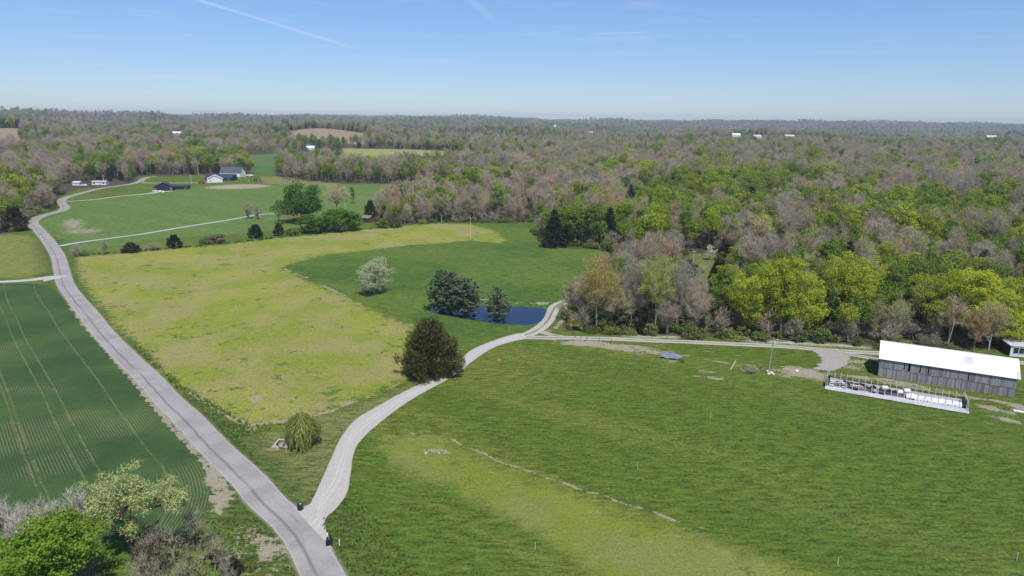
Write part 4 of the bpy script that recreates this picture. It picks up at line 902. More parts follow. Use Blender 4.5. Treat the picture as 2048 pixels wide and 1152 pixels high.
bt = sdist(P[nm], FP([(540, 345), (560, 358), (650, 366), (790, 367), (906, 366), (930, 340), (690, 328), (540, 333)]))
keep[nm] = kk
m3 = (r >= 900) & (r < 3000); keep[m3] &= sdist(P[m3], CLEAR2) < -8
pc = np.tan(np.clip(az, -1.2, 1.2))*1425+1024
wv = 60*(fbm(P[:, 0]/90, P[:, 1]/90, 71, 2)-.5); keep &= ~((np.abs(pc-650+wv*.6) < 80) & (r+wv > 1370) & (r+wv < 1690)); keep &= ~((np.abs(pc+14+wv*.4) < 46) & (r+wv > 1290) & (r+wv < 1550))
HX = np.array(HERO)
d2 = ((P[:, None, 0][r < 700]-HX[None, :, 0])**2+(P[:, None, 1][r < 700]-HX[None, :, 1])**2) < HX[None, :, 2]**2
k7 = np.where(r < 700)[0]; keep[k7[d2.any(1)]] = False
# house plots in the distance stay open
FARPX = [(1284, 283, 34, 420), (1263, 284, 12, 420), (1331, 291, 20, 300), (355, 269, 18, 300), (1178, 266, 26, 420), (1580, 276, 28, 420), (1473, 273, 20, 420), (1003, 356, 8, 60), (621, 300, 12, 160), (52, 338, 8, 60), (1984, 276, 36, 420), (1515, 277, 16, 420), (1110, 254, 22, 500)]
FARPOS = [at(q[0], q[1]) for q in FARPX]
for (q_, w_, l_) in [((p_.x, p_.y), q[2], q[3]) for p_, q in zip(FARPOS, FARPX)]+[((at(180, 369).x, at(180, 369).y), 22, 40)]:
    dq = math.hypot(*q_); u = np.array(q_)/dq; rel = P-q_; fw = rel@u; sdv = np.abs(rel@np.array([-u[1], u[0]])); keep &= ~((sdv < w_*(1+np.clip(fw, -400, 0)/1200)) & (fw < 14) & (fw > -l_))
P = P[keep]; r = r[keep]; az = az[keep]; pc = pc[keep]
Z = height(P[:, 0], P[:, 1]); P3 = np.c_[P, Z]; ux_, uy_ = proj(P3)
rng = np.random.RandomState(5)
cl = fbm(P[:, 0]/55, P[:, 1]/55, 51, 3); cl2 = fbm(P[:, 0]/38+40, P[:, 1]/38, 57, 2); rnd = rng.rand(len(P))
KINDS = ['bare_tree', 'budding_tree', 'green_tree', 'lime_tree', 'cedar_tree', 'pine_tree']
W_ = np.tile(np.array([.50, .2, .18, .08, .03, .01]), (len(P), 1))
def setw(mask, w): W_[mask] = w
setw(uy_ < 300, [.24, .20, .40, .08, .05, .03])
setw((uy_ >= 300) & (uy_ < 372) & (pc > 1000), [.36, .28, .20, .14, .02, .0])
setw((uy_ >= 372) & (uy_ < 430) & (pc > 1280) & (pc < 1640), [.06, .06, .48, .38, .02, 0])
setw((uy_ >= 372) & (uy_ < 430) & (pc >= 1640), [.54, .22, .12, .10, .02, 0])
setw((uy_ >= 372) & (uy_ < 430) & (pc <= 1280) & (pc > 905), [.62, .17, .10, .08, .03, 0])
setw((uy_ >= 430) & (uy_ < 465) & (pc > 905) & (pc <= 1120), [.70, .18, .08, .0, .04, 0])
setw((uy_ >= 430) & (uy_ < 560) & (pc > 1120), [.10, .09, .45, .29, .04, .03])
setw((uy_ >= 430) & (uy_ < 500) & (pc > 1700), [.12, .10, .43, .32, .03, 0])
setw((uy_ >= 560) & (pc > 1120) & (pc < 1460), [.48, .26, .12, .0, .12, .02])
setw((uy_ >= 560) & (pc >= 1460), [.16, .14, .42, .22, .05, .01])
setw((uy_ >= 285) & (pc < 540) & (r < 1100), [.16, .18, .48, .13, .04, .01])
setw((uy_ >= 330) & (pc < 130), [.46, .16, .20, .14, .04, 0])
setw((pc > 540) & (pc < 940) & (uy_ > 300) & (uy_ < 372), [.22, .24, .42, .05, .06, .01])
setw((pc > 740) & (pc <= 905) & (uy_ >= 372), [.66, .18, .08, .05, .03, 0])
b_ = np.clip((cl-.5)*3.2, -.9, .9)
W_[:, 0] *= np.exp(1.6*b_); W_[:, 2] *= np.exp(-1.4*b_); W_[:, 3] *= np.exp(-1.2*b_+1.2*(cl2-.5)*3); W_[:, 4] *= np.exp(np.clip(cl2-.5, -.2, .2)*6)
W_ /= W_.sum(1)[:, None]; K = (rnd[:, None] > np.cumsum(W_, 1)).sum(1); K = np.clip(K, 0, 5)
hgt = 17.2+rng.normal(size=len(P))*3.1+2.2*(cl2-.5)*4
hgt = np.where((uy_ > 520) & (pc > 1100), hgt*.82, hgt); hgt = np.clip(hgt, 9, 25); giant = rng.rand(len(P)) < .10; hgt = np.where(giant, hgt*1.08, hgt)
hgt = np.where((pc > 740) & (pc < 1120) & (uy_ > 395), hgt*.92, hgt)
edge = np.full(len(P), 99.); e7 = r < 900; edge[e7] = -sdist(P[e7], OPEN); hgt = np.where(edge < 9, hgt*.86, hgt)
grow = np.interp(r, [150, 900, 2000, 4200, 8500], [1.0, 1.08, 1.25, 1.6, 2.0])
wid = rng.uniform(.68, 1.05, len(P))*grow
wid = np.where(r < 900, wid*1.05, wid)*np.where(giant, 1.38, 1.)
rot = rng.uniform(0, 6.28, len(P)); var = rng.randint(0, 100, len(P))
HM = {'bare_tree': 16, 'budding_tree': 16, 'green_tree': 16, 'lime_tree': 16, 'cedar_tree': 10, 'pine_tree': 14.5}
CAP = {'bare_tree': 300, 'budding_tree': 300, 'green_tree': 300, 'lime_tree': 300, 'cedar_tree': 300, 'pine_tree': 300}
CW = {'bare_tree': 'bare grey-brown tree', 'budding_tree': 'tan budding tree', 'green_tree': 'fresh green tree', 'lime_tree': 'yellow-green tree', 'cedar_tree': 'dark cedar', 'pine_tree': 'dark conifer'}
NM = {'lime_tree': 'yellow_green_tree'}
def zone(px, py, r):
    dep = lambda cuts, names: names[sum(py > c for c in cuts)]
    if px < 540:
        if py > 372 and px < 140: return dep((392, 420), ('at the top', 'in the middle', 'at the lower edge'))+' of the woods by the far left road bend'
        w = ['above the left road bend', 'behind the white trailer home', 'where the far road meets the trees', 'behind the navy house', 'behind the white garage', 'behind the white slate-roofed house'][min(5, int(max(0, px)//90))]
        return dep((335, 352), ('deep in the woods ', 'in the woods ', 'at the edge of the woods '))+w
    if px < 960 and py < 372:
        return ['at the left end', 'left of the middle', 'in the middle', 'right of the middle', 'at the right end'][min(4, int((px-540)//84))]+' of the tree row behind the meadow'+(', front edge' if py > 350 else '')
    if px < 1120 and py >= 372:
        return ['in the upper woods right of the brown shed', 'in the upper woods left of the lone pale pole', 'in the upper woods behind the lone pale pole', 'in the upper woods left of the dark spruce'][min(3, max(0, int((px-740)//95)))]+dep((400, 425), (', far back', '', ', front edge'))
    if py > 560:
        if px < 1460: return 'in the front woods '+['above the gravel track bend', 'left of the woodland clearing', 'right of the woodland clearing'][min(2, max(0, int((px-1120)//115)))]+(', nearer the lane' if py > 620 else '')
        return 'in the front woods '+['left of the largest yellow-green tree', 'behind the largest yellow-green tree', 'between the yellow-green groups', 'above the barn ridge', 'above the right end of the barn'][min(4, max(0, int((px-1460)//120)))]+(', nearer the lane' if py > 620 else '')
    col = ['above the dark spruce', 'above the pond meadow trees', 'above the woodland clearing', 'left of the largest yellow-green tree', 'above the largest yellow-green tree', 'above the farm yard', 'above the left end of the barn', 'above the middle of the barn', 'near the right edge'][min(8, max(0, int((px-1060)//108)))]
    return dep((370, 400, 430, 465, 505), ('high in the far woods ', 'in the fourth band of woods ', 'in the upper woods ', 'in the middle woods ', 'in the lower middle woods ', 'in the lower woods '))+col
far = {k: [] for k in KINDS}
vis = (ux_ > -60) & (ux_ < 2110)
for ki, kd in enumerate(KINDS):
    idx = np.where(K == ki)[0]; ov = idx[vis[idx]]; ov = ov[np.argsort(r[ov])]; sel = ov[:CAP[kd]]; rest = np.setdiff1d(idx, sel)
    pr = PR[kd]
    for q in sel:
        s = hgt[q]/16.; sz = s*16/HM[kd] if kd not in ('cedar_tree',) else s*16/HM[kd]*.62
        sx = (s if kd != 'cedar_tree' else s*.8)*wid[q]
        zn = zone(ux_[q], uy_[q], r[q])
        if len((CW[kd]+' '+zn).split()) > 16: zn = zn.split(',')[0]
        plant(NM.get(kd, kd), pr[var[q] % len(pr)], (P[q, 0], P[q, 1], Z[q]), (sx*(.88+.24*((var[q]*37 % 100)/100)), sx*(1.12-.24*((var[q]*37 % 100)/100)), sz), rot[q], CW[kd]+' '+zn, 'tree', CW[kd]+'s '+zn, .15)
    far[kd] = rest
tt_ = np.array([{'cedar_tree': 6., 'pine_tree': 15.}.get(KINDS[k_], 16.5) for k_ in K])*hgt/16*np.minimum(grow, 1.15)*1.08; V_MAX = (Z+tt_).max(); V_MIN = GZ[RR < 12500].min(); print('z range', V_MIN, V_MAX)
print('woods', len(P), {k: len(v) for k, v in far.items()})

def stuff(name, kd, idx, label, category):
    me = bpy.data.meshes.new(name); n = len(idx)
    me.vertices.add(n); me.vertices.foreach_set('co', np.c_[P[idx], Z[idx]-.2].astype(np.float32).ravel())
    s = hgt[idx]/16.; sz = s*16/HM[kd]*(.62 if kd == 'cedar_tree' else 1); sx = s*wid[idx]
    a = me.attributes.new('sc', 'FLOAT_VECTOR', 'POINT'); a.data.foreach_set('vector', np.stack([sx, sx, sz*np.minimum(grow[idx], 1.15)], 1).astype(np.float32).ravel())
    a = me.attributes.new('rz', 'FLOAT_VECTOR', 'POINT'); a.data.foreach_set('vector', np.stack([rot[idx]*0, rot[idx]*0, rot[idx]], 1).astype(np.float32).ravel())
    pr = PR[kd]; a = me.attributes.new('vi', 'INT', 'POINT'); a.data.foreach_set('value', (var[idx] % len(pr)).astype(np.int32))
    me.update(); o = obj(name, me, None, kind='stuff', label=label, category=category)
    ng = bpy.data.node_groups.new(name, 'GeometryNodeTree'); ng.interface.new_socket('Geometry', in_out='INPUT', socket_type='NodeSocketGeometry'); ng.interface.new_socket('Geometry', in_out='OUTPUT', socket_type='NodeSocketGeometry')
    gi = ng.nodes.new('NodeGroupInput'); go = ng.nodes.new('NodeGroupOutput'); jn = ng.nodes.new('GeometryNodeJoinGeometry')
    for mc, mt in reversed(pr):
        # the same crown and trunk meshes as the single trees nearby
        src = [x for x in PROTO_OBJ[(mc.name, mt.name)]]
        j2 = ng.nodes.new('GeometryNodeJoinGeometry')
        for so_ in src:
            oi = ng.nodes.new('GeometryNodeObjectInfo'); oi.transform_space = 'ORIGINAL'; oi.inputs[0].default_value = so_
            ng.links.new(oi.outputs['Geometry'], j2.inputs[0])
        g2 = ng.nodes.new('GeometryNodeGeometryToInstance'); ng.links.new(j2.outputs[0], g2.inputs[0]); ng.links.new(g2.outputs[0], jn.inputs[0])
    ip = ng.nodes.new('GeometryNodeInstanceOnPoints'); ip.inputs['Pick Instance'].default_value = True
    def na(nm_, ty):
        x = ng.nodes.new('GeometryNodeInputNamedAttribute'); x.data_type = ty; x.inputs[0].default_value = nm_; return [o_ for o_ in x.outputs if o_.enabled][0]
    ng.links.new(gi.outputs[0], ip.inputs['Points']); ng.links.new(jn.outputs[0], ip.inputs['Instance'])
    ng.links.new(na('vi', 'INT'), ip.inputs['Instance Index']); ng.links.new(na('sc', 'FLOAT_VECTOR'), ip.inputs['Scale'])
    er = ng.nodes.new('FunctionNodeEulerToRotation'); ng.links.new(na('rz', 'FLOAT_VECTOR'), er.inputs[0]); ng.links.new(er.outputs[0], ip.inputs['Rotation'])
    ng.links.new(ip.outputs[0], go.inputs[0]); md = o.modifiers.new('trees', 'NODES'); md.node_group = ng
    return o
PROTO_OBJ = {}
byme = {}
for o in COL.objects:
    if o.type == 'MESH': byme.setdefault(o.data.name, o)
for kd in KINDS+['shrub', 'brush']:
    for mc, mt in PR[kd]: PROTO_OBJ[(mc.name, mt.name)] = [byme[mc.name], byme[mt.name]]
rngu = np.random.RandomState(77); U = []
for rr_ in np.arange(150, 640, 4.2):
    da = 4.2/rr_; a_ = np.arange(-math.radians(44), math.radians(44), da); a_ = a_+rngu.uniform(-.5, .5, len(a_))*da
    q_ = rr_+rngu.uniform(-.5, .5, len(a_))*4.2; U.append(np.stack([q_*np.sin(a_), q_*np.cos(a_)], 1))
U = np.vstack(U); su = sdist(U, OPEN); kp = (su < -1.0) & (sdist(U, CLEAR) < -1.5) & (rngu.rand(len(U)) < np.where(su > -25, .95, .5)); U = U[kp]; UR = np.hypot(U[:, 0], U[:, 1])
SAVE = (P, Z, hgt, wid, grow, rot, var)
def tuftmesh(seed):
    rg = np.random.RandomState(seed); n = 15; a = rg.uniform(0, 6.28, n); b0 = np.stack([np.cos(a), np.sin(a), a*0], 1)*rg.uniform(.02, .16, (n, 1)); hh = rg.uniform(.5, 1., n)
    tp = b0*rg.uniform(1.2, 2.6, (n, 1)); tp[:, 2] = hh; w = np.stack([-np.sin(a), np.cos(a), a*0], 1)*.035
    V = np.stack([b0-w, b0+w, tp+w*.3, tp-w*.3], 1).reshape(-1, 3); return mesh('grass_tuft', V, np.arange(n*4).reshape(-1, 4), GRASSM)
GRASSM = leafmat('grass_blade', [(0, (.10, .155, .028)), (.35, (.16, .195, .045)), (.6, (.085, .14, .024)), (.85, (.24, .235, .10)), (1, (.12, .165, .03))], .3, 2.)
nT = 60000; rT = np.sqrt(rngu.uniform(62**2, 200**2, nT)); aT = rngu.uniform(-math.radians(40), math.radians(40), nT); T2 = np.stack([rT*np.sin(aT), rT*np.cos(aT)], 1)
dR = ldist(T2, rc); kp = (sdist(T2, CROP) < -.5) & (sdist(T2, YEL2) < 1) & (sdist(T2, YEL1) < .5) & (sdist(T2, LAWN) < 0) & (sdist(T2, OPEN) > 1) & (dR > 3.2) & (sdist(T2, POND) < -2)
DRV = FP([(600, 1040), (650, 1000), (675, 950), (690, 905), (715, 865), (760, 828), (820, 790), (890, 750), (940, 712), (1000, 684), (1060, 668), (1161, 674), (1290, 680), (1419, 686.5), (1548, 692.5), (1640, 705), (1760, 712), (1990, 722)])
kp &= ldist(T2, DRV) > 3.4; kp &= ldist(T2, FP([(1080, 656), (1107, 618), (1145, 598), (1175, 592)])) > 2.6; kp &= sdist(T2, FP([(1600, 690), (1700, 700), (1700, 745), (1610, 750)])) < 0
kp &= sdist(T2, FP([(1640, 740), (1945, 775), (1945, 835), (1640, 785)])) < 0; kp &= sdist(T2, FP([(1740, 700), (2060, 740), (2060, 815), (1740, 770)])) < 0
for q_ in ((425, 962), (440, 990), (430, 1022), (540, 1100), (510, 1140)): kp &= np.hypot(*(T2-flat(*q_)).T) > 3.6
cl_ = fbm(T2[:, 0]/3.5, T2[:, 1]/3.5, 91, 3); kp &= (dR < 11) | ((cl_ > .60) & (rngu.rand(len(T2)) < .45)); T2 = T2[kp]; dR = dR[kp]
P = T2; Z = height(T2[:, 0], T2[:, 1])+.17; s_ = rngu.uniform(.22, .42, len(T2))*np.where(dR < 11, 1.35, .6); hgt = s_*16; grow = np.ones(len(T2)); wid = rngu.uniform(1.2, 2.0, len(T2)); rot = rngu.uniform(0, 6.28, len(T2)); var = rngu.randint(0, 100, len(T2))
HM['grass'] = 16; PR['grass'] = [(tuftmesh(1), tuftmesh(2)), (tuftmesh(3), tuftmesh(4))]
for q_, (mA, mB) in enumerate(PR['grass']):
    o_s = []
    for mm_ in (mA, mB):
        pq = at(700+40*q_, 985+10*len(o_s)); o_ = obj('grass_tuft', mm_, None, label='grass tuft at the edge of the field right of the gravel driveway', category='grass tuft', group='grass tufts by the driveway'); o_.location = pq; o_.scale = (.5, .5, .4); o_s.append(o_)
    PROTO_OBJ[(mA.name, mB.name)] = o_s
stuff('tall_grass', 'grass', np.arange(len(T2)), 'rough tall grass along the road verge and in the pastures', 'grass')
P = U; Z = height(U[:, 0], U[:, 1]); hgt = rngu.uniform(11, 30, len(U)); grow = np.ones(len(U)); wid = rngu.uniform(.9, 1.3, len(U)); rot = rngu.uniform(0, 6.28, len(U)); var = rngu.randint(0, 100, len(U)); HM['shrub'] = 16; HM['brush'] = 16
ksh = rngu.rand(len(U)) < .62
stuff('undergrowth', 'shrub', np.where(ksh)[0], 'low leafy undergrowth beneath the trees of the woods', 'undergrowth')
stuff('brushwood', 'brush', np.where(~ksh)[0], 'bare brushwood beneath the trees of the woods', 'undergrowth')
P, Z, hgt, wid, grow, rot, var = SAVE
SL = {'bare_tree': 'bare mauve-grey woodland stretching to the horizon', 'budding_tree': 'tan and pale budding woodland stretching to the horizon', 'green_tree': 'fresh green woodland stretching to the horizon',
      'lime_tree': 'yellow-green woodland scattered to the horizon', 'cedar_tree': 'dark cedars scattered through the distant woods', 'pine_tree': 'dark conifers scattered through the distant woods'}
for kd in KINDS:
    if len(far[kd]): stuff('distant_'+NM.get(kd, kd).replace('_tree', '')+'_woods', kd, far[kd], SL[kd], 'woodland')
#@@BUILDINGS@@
# ================================================================ BUILDINGS AND SMALL THINGS
def randmat(name, stops, rough=.85, nsc=2., bump=0, stretch=(1, 1, 1), var=.3):
    M = bpy.data.materials.new(name); M.use_nodes = True; nt = M.node_tree; nt.nodes.clear(); g = G(nt)
    rnd = g.n('ShaderNodeObjectInfo').outputs['Random']; co = g.scale(g.n('ShaderNodeTexCoord').outputs['Object'], stretch).outputs[0]
    n1 = g.noise(co, nsc, 4, .65); c = g.ramp(rnd, stops)
    hs = g.n('ShaderNodeHueSaturation'); g.put(hs.inputs['Color'], c); g.put(hs.inputs['Value'], g.m('MULTIPLY_ADD', n1, var*2, 1-var))
    b = g.n('ShaderNodeBsdfPrincipled'); g.put(b.inputs['Base Color'], hs.outputs[0]); b.inputs['Roughness'].default_value = rough; b.inputs['Specular IOR Level'].default_value = .2
    o_ = g.n('ShaderNodeOutputMaterial'); nt.links.new(b.outputs[0], o_.inputs[0]); return M
BOARD = randmat('weathered_board', [(0, (.17, .165, .17)), (.3, (.27, .265, .275)), (.65, (.35, .345, .355)), (.9, (.23, .22, .22)), (1, (.40, .37, .31))], .9, 1.6, 0, (6, 6, .6))
OLDWOOD = mat('old_timber', (.16, .145, .13), .9, .3, 3.)
DARKIN = mat('dark_timber_and_interior', (.035, .03, .028), .95, .2)
WHITEM = mat('white_metal_roof', (.80, .80, .80), .45, .03, .7, spec=.3)
GREYSH = mat('grey_roof_sheet', (.52, .53, .54), .5, .1, 3.)
GREYM = mat('light_grey_metal', (.50, .51, .53), .5, .08, 2.)
WHITEP = mat('white_paint', (.74, .74, .73), .6, .06, 2.)
NAVYM = mat('dark_navy_metal', (.022, .028, .045), .5, .12, 2.)
NAVYR = mat('dark_blue_roof', (.035, .045, .075), .5, .12, 2.)
SLATE = mat('slate_shingle', (.075, .085, .11), .8, .15, 2.)
BRICK = mat('pale_red_brick', (.30, .17, .13), .9, .2, 6.)
TANW = mat('tan_wall', (.42, .34, .26), .85, .1, 2.)
BROWNW = mat('brown_boards', (.10, .062, .042), .9, .2, 4.)
BROWNR = mat('grey_brown_shingle', (.20, .165, .15), .9, .2, 4.)
DKGREENW = mat('dark_green_wall', (.03, .048, .045), .8, .15, 2.)
GLASS = mat('window_glass', (.02, .025, .03), .08, .05, spec=.6)
POLEW = mat('grey_pole_wood', (.36, .33, .30), .9, .15, 3.)
PALEP = mat('bleached_pole_wood', (.55, .52, .47), .9, .1, 3.)
BLACKM = mat('black_plastic', (.014, .015, .018), .5, .15)
BINM = mat('dark_green_plastic', (.010, .028, .034), .45, .1)
GALV = mat('galvanised_steel', (.46, .47, .48), .4, .12, 5., metal=.3)
PLASTIC = mat('white_plastic_film', (.72, .72, .72), .5, .14, 1.6, alt=(.52, .51, .50))
LINER = mat('dusty_grey_liner', (.36, .365, .38), .8, .25, 1.2, alt=(.26, .25, .25))
APRON = mat('pale_grey_liner', (.48, .48, .50), .8, .22, .9, alt=(.38, .37, .37))
SOILM = mat('bare_soil', (.16, .12, .09), .95, .3, 1.5, alt=(.06, .05, .045))
TARP = mat('blue_grey_tarp', (.17, .19, .26), .6, .25, 3.)
RED = mat('red_paint', (.32, .025, .03), .4, .1); TYRE = mat('rubber', (.015, .015, .015), .8, .1)
ORANGE = mat('orange_stake_paint', (.6, .20, .05), .6, .1); YELS = mat('dead_stalk', (.48, .40, .24), .9, .15)
ROCK = randmat('stone', [(0, (.30, .27, .25)), (.5, (.40, .36, .33)), (1, (.24, .21, .20))], .9, 3.)
REDSOIL = mat('reddish_soil', (.30, .15, .09), .95, .2)

# --- tobacco barn
A_ = at(1755, 752); B_ = at(2029, 796); BL = (B_-A_).xy.length; brz = math.atan2((B_-A_).y, (B_-A_).x)
zb = min(A_.z, B_.z)-.05
barn = empty('barn', (A_.x, A_.y, zb), brz, 'long weathered grey board barn with a white metal roof', 'barn')
BW = 10.6; WH = 4.95; RI = 2.75
bx = MB()
bx.box((.12, BW/2, WH/2), (.1, BW-.1, WH)).box((BL-.12, BW/2, WH/2), (.1, BW-.1, WH)).box((BL/2, BW-.1, WH/2), (BL-.1, .1, WH))
for x_ in (.07, BL-.17): bx.prism([(0.1, WH), (BW-.1, WH), (BW/2, WH+RI-.06)], x_, x_+.1)
bx.o('end_wall', OLDWOOD, barn)
fr_ = MB()
for i in range(15):
    x_ = .2+i*(BL-.4)/14; fr_.box((x_, .28, WH/2-.1), (.15, .15, WH-.2))
for z_ in (.5, 2.5, WH-.25): fr_.box((BL/2, .2, z_), (BL-.3, .07, .15))
for i in range(15):
    x_ = .2+i*(BL-.4)/14
    for z_ in (2.4, 3.9): fr_.box((x_, BW/2, z_), (.12, BW-.6, .12))
fr_.o('timber_frame', DARKIN, barn)  # darkness inside the roofed barn is put into the near-black frame colour
bd = [MB().box((0, 0, .5), (.222, .028, 1)) for _ in range(1)]
bme = mesh('board', bd[0].V, bd[0].F, BOARD); nb_ = int((BL-.1)/.236)
rb = random.Random(3)
for tier in (0, 1):
    for i in range(nb_):
        x_ = .12+i*.2362
        if tier == 1 and any(abs(x_-c) < w for c, w in ((5.3, .2), (6.45, .2), (8.6, .16))): continue
        if rb.random() < .012: continue
        sag = .10*math.sin(i*.11)+.05*math.sin(i*.37)
        z0 = (rb.uniform(-.02, .10)+(.12*rb.random() if x_ > BL*.72 else 0)) if tier == 0 else 2.42+sag+rb.uniform(-.05, .06)
        z1 = (2.50+sag+rb.uniform(-.06, .06)) if tier == 0 else WH-.42+rb.uniform(-.05, .03)
        o = obj('board', bme, barn); o.location = (x_, -.01-(.075 if tier == 1 else 0)-rb.uniform(0, .015), z0)
        o.rotation_euler = (0, rb.gauss(0, .006), rb.gauss(0, .03)); o.scale = (rb.uniform(.86, 1.02), 1, z1-z0)
def roofslab(side, m):
    b = MB(); n = 56; ov = .42; x0, x1 = -.25, BL+.45
    yr, zr = BW/2, WH+RI; ye = -ov if side == 0 else BW+ov; ze = WH-ov*RI/(BW/2)
    th = .05
    b.add([(x0, ye, ze), (x1, ye, ze), (x1, yr, zr), (x0, yr, zr), (x0, ye, ze-th), (x1, ye, ze-th), (x1, yr, zr-th), (x0, yr, zr-th)],
          [(0, 1, 2, 3), (7, 6, 5, 4), (0, 4, 5, 1), (2, 6, 7, 3), (1, 5, 6, 2), (3, 7, 4, 0)] if side == 0 else [(3, 2, 1, 0), (4, 5, 6, 7), (1, 5, 4, 0), (3, 7, 6, 2), (2, 6, 5, 1), (0, 4, 7, 3)])
    for i in range(n+1):
        x_ = x0+.02+(x1-x0-.04)*i/n
        b.bar((x_, ye+.01*(1 if side == 0 else -1), ze+.012), (x_, yr, zr+.012), .022, .022, 4)
    return b.o('roof', m, barn)
roofslab(0, WHITEM); roofslab(1, WHITEM)
MB().box((BL/2, BW/2, WH+RI+.03), (BL+.7, .3, .05)).o('ridge_cap', WHITEM, barn)
def rp(x0, x1, f0, f1):
    def pt(x_, f): return (x_, -.42+f*(BW/2+.42), WH-.42*RI/(BW/2)+f*(RI+.42*RI/(BW/2))+.045)
    v = [pt(x0, f0), pt(x1, f0), pt(x1, f1), pt(x0, f1)]; v += [(a, b, c-.03) for a, b, c in v]
    MB().add(v, [(0, 1, 2, 3), (7, 6, 5, 4), (0, 4, 5, 1), (1, 5, 6, 2), (2, 6, 7, 3), (3, 7, 4, 0)]).o('roof_patch', GREYSH, barn)['label'] = 'grey sheet let into the white roof'
rp(17.3, 19.0, .40, .78); rp(BL-.3, BL+.44, .02, .36)

# --- float-bed greenhouse frame in front of the barn
a0, a1 = at(1650, 775), at(1937, 824); c0 = at(1656, 747)
gL = (a1-a0).xy.length; grz = math.atan2((a1-a0).y, (a1-a0).x); gW = 7.6; gz = min(a0.z, a1.z)
gh = empty('greenhouse_frame', (a0.x, a0.y, gz), grz, 'uncovered greenhouse frame of thin posts with a pale liner before the barn', 'greenhouse')
def hgz(x_, y_):
    wx = a0.x+math.cos(grz)*x_-math.sin(grz)*y_; wy = a0.y+math.sin(grz)*x_+math.cos(grz)*y_; return hz(wx, wy)-gz
def sheet(x0, x1, y0, y1, off, m, name, nx=60, ny=6, amp=.03, parent=None):
    xs = np.linspace(x0, x1, nx); ys = np.linspace(y0, y1, ny); V = []
    for y_ in ys:
        for x_ in xs: V.append((x_, y_, hgz(x_, y_)+off+amp*math.sin(x_*2.3+y_*5)*math.sin(x_*.9+y_)))
    Fx = [(j*nx+i, j*nx+i+1, (j+1)*nx+i+1, (j+1)*nx+i) for j in range(ny-1) for i in range(nx-1)]
    return obj(name, mesh(name, V, Fx, m, True), parent)
sheet(.2, gL-.4, .9, gW-.3, .10, LINER, 'bed_liner', parent=gh, amp=.02)
sheet(0, gL, -1.5, .95, .17, APRON, 'side_apron', parent=gh, amp=.03)
sheet(.5, gL*.62, 2.0, 4.0, .20, SOILM, 'soil_strip', parent=gh, amp=.03)
npst = 21; pm = mesh('post', *(lambda b: (b.V, b.F))(MB().bar((0, 0, 0), (0, 0, 1), .085, .07, 6)), PALEP)
for i in range(npst+1):
    x_ = .4+i*(gL-.8)/npst
    for y_, h_ in ((.75, 2.15), (gW, 1.7)):
        o = obj('post', pm, gh); o.location = (x_, y_, hgz(x_, y_)-.05); o.scale = (1, 1, h_+.08*math.sin(i*3.1+y_)); o.rotation_euler = (.02*math.sin(i*5.), .03*math.sin(i*2.2), 0)
MB().box((gL/2, gW, .42), (gL-.6, .05, .12)).o('side_board', DARKIN, gh); MB().box((gL/2, .74, .28), (gL-.6, .06, .14)).o('side_board', WHITEP, gh)
MB().bar((.4, gW, 1.35), (gL-.4, gW, 1.30), .022).o('rail', GALV, gh); MB().bar((.4, .75, 1.15), (gL-.4, .75, 1.1), .018).o('rail', GALV, gh)
for s_, x_ in ((0, .1), (1, gL-.15)):
    e_ = MB()
    for y_, h_ in ((.75, 2.9), (2.6, 1.9), (5.6, 1.9), (gW, 2.3)): e_.bar((x_, y_, -.05), (x_, y_, h_), .06)
    e_.bar((x_, .75, 1.9), (x_, gW, 1.7), .045).bar((x_, .75, .3), (x_, 3.4, 1.8), .035)
    if s_: e_.bar((x_, -.9, .0), (x_, .75, .55), .09)
    e_.o('end_frame', PALEP, gh)
    sg = -1 if s_ else 1
    MB().box((x_+.35*sg, 3.6, .65), (.5, 4.6, 1.3), 0, Matrix.Rotation(.14*sg, 3, 'Y')).box((x_+.15*sg, 1.5, .9), (.25, 1.5, 1.6)).o('end_curtain', BLACKM, gh)
def ghw(x_, y_, z_=0):
    return Vector((a0.x+math.cos(grz)*x_-math.sin(grz)*y_, a0.y+math.sin(grz)*x_+math.cos(grz)*y_, gz+hgz(x_, y_)+z_))
# white film bundle
rl = MB(); nn = 60; rings_ = []
for i in range(nn):
    x_ = i*10.6/(nn-1); 
    for k in range(10):
        t = PI*k/9; w_ = 1.15+.05*math.sin(i*.7+k); rings_.append((x_, w_*math.cos(t)*(1+.05*math.sin(i*.3)), max(0, (.78+.05*math.sin(i*.9+k*1.3))*math.sin(t)**.7)))
rl.add(rings_, [(i*10+k, i*10+k+1, (i+1)*10+k+1, (i+1)*10+k) for i in range(nn-1) for k in range(9)]+[tuple(range(9, -1, -1)), tuple((nn-1)*10+k for k in range(10))])
o = rl.o('plastic_cover', PLASTIC, None, ghw(gL*.585, 2.55, .12), grz, label='long white plastic film bundle lying in the right half of the greenhouse frame', category='plastic cover'); 
for p_ in o.data.polygons: p_.use_smooth = True
def barrel(x_, y_, label, lying=True, s=1., m=PLASTIC):
    b = MB().lathe([(.0, 0), (.42, 0), (.46, .08), (.46, .5), (.49, .56), (.46, .62), (.46, 1.1), (.42, 1.18), (.1, 1.18)], n=14)
    o = b.o('barrel', m, None, ghw(x_, y_, .65*s), 0, label=label, category='barrel', group='containers inside the greenhouse frame')
    if lying: o.rotation_euler = (0, PI/2, grz+random.uniform(-.5, .5))
    o.scale = (s,)*3; return o
barrel(11.6, 4.1, 'pinkish white barrel lying left of the other drums in the greenhouse frame', s=1.15, m=mat('pinkish_plastic', (.62, .55, .55), .5, .1))
barrel(14.7, 3.3, 'white drum in the middle of the greenhouse frame'); barrel(16.1, 4.9, 'white drum at the back of the greenhouse frame', s=1.1); barrel(17.0, 2.7, 'white drum nearest the long plastic bundle', s=.95)
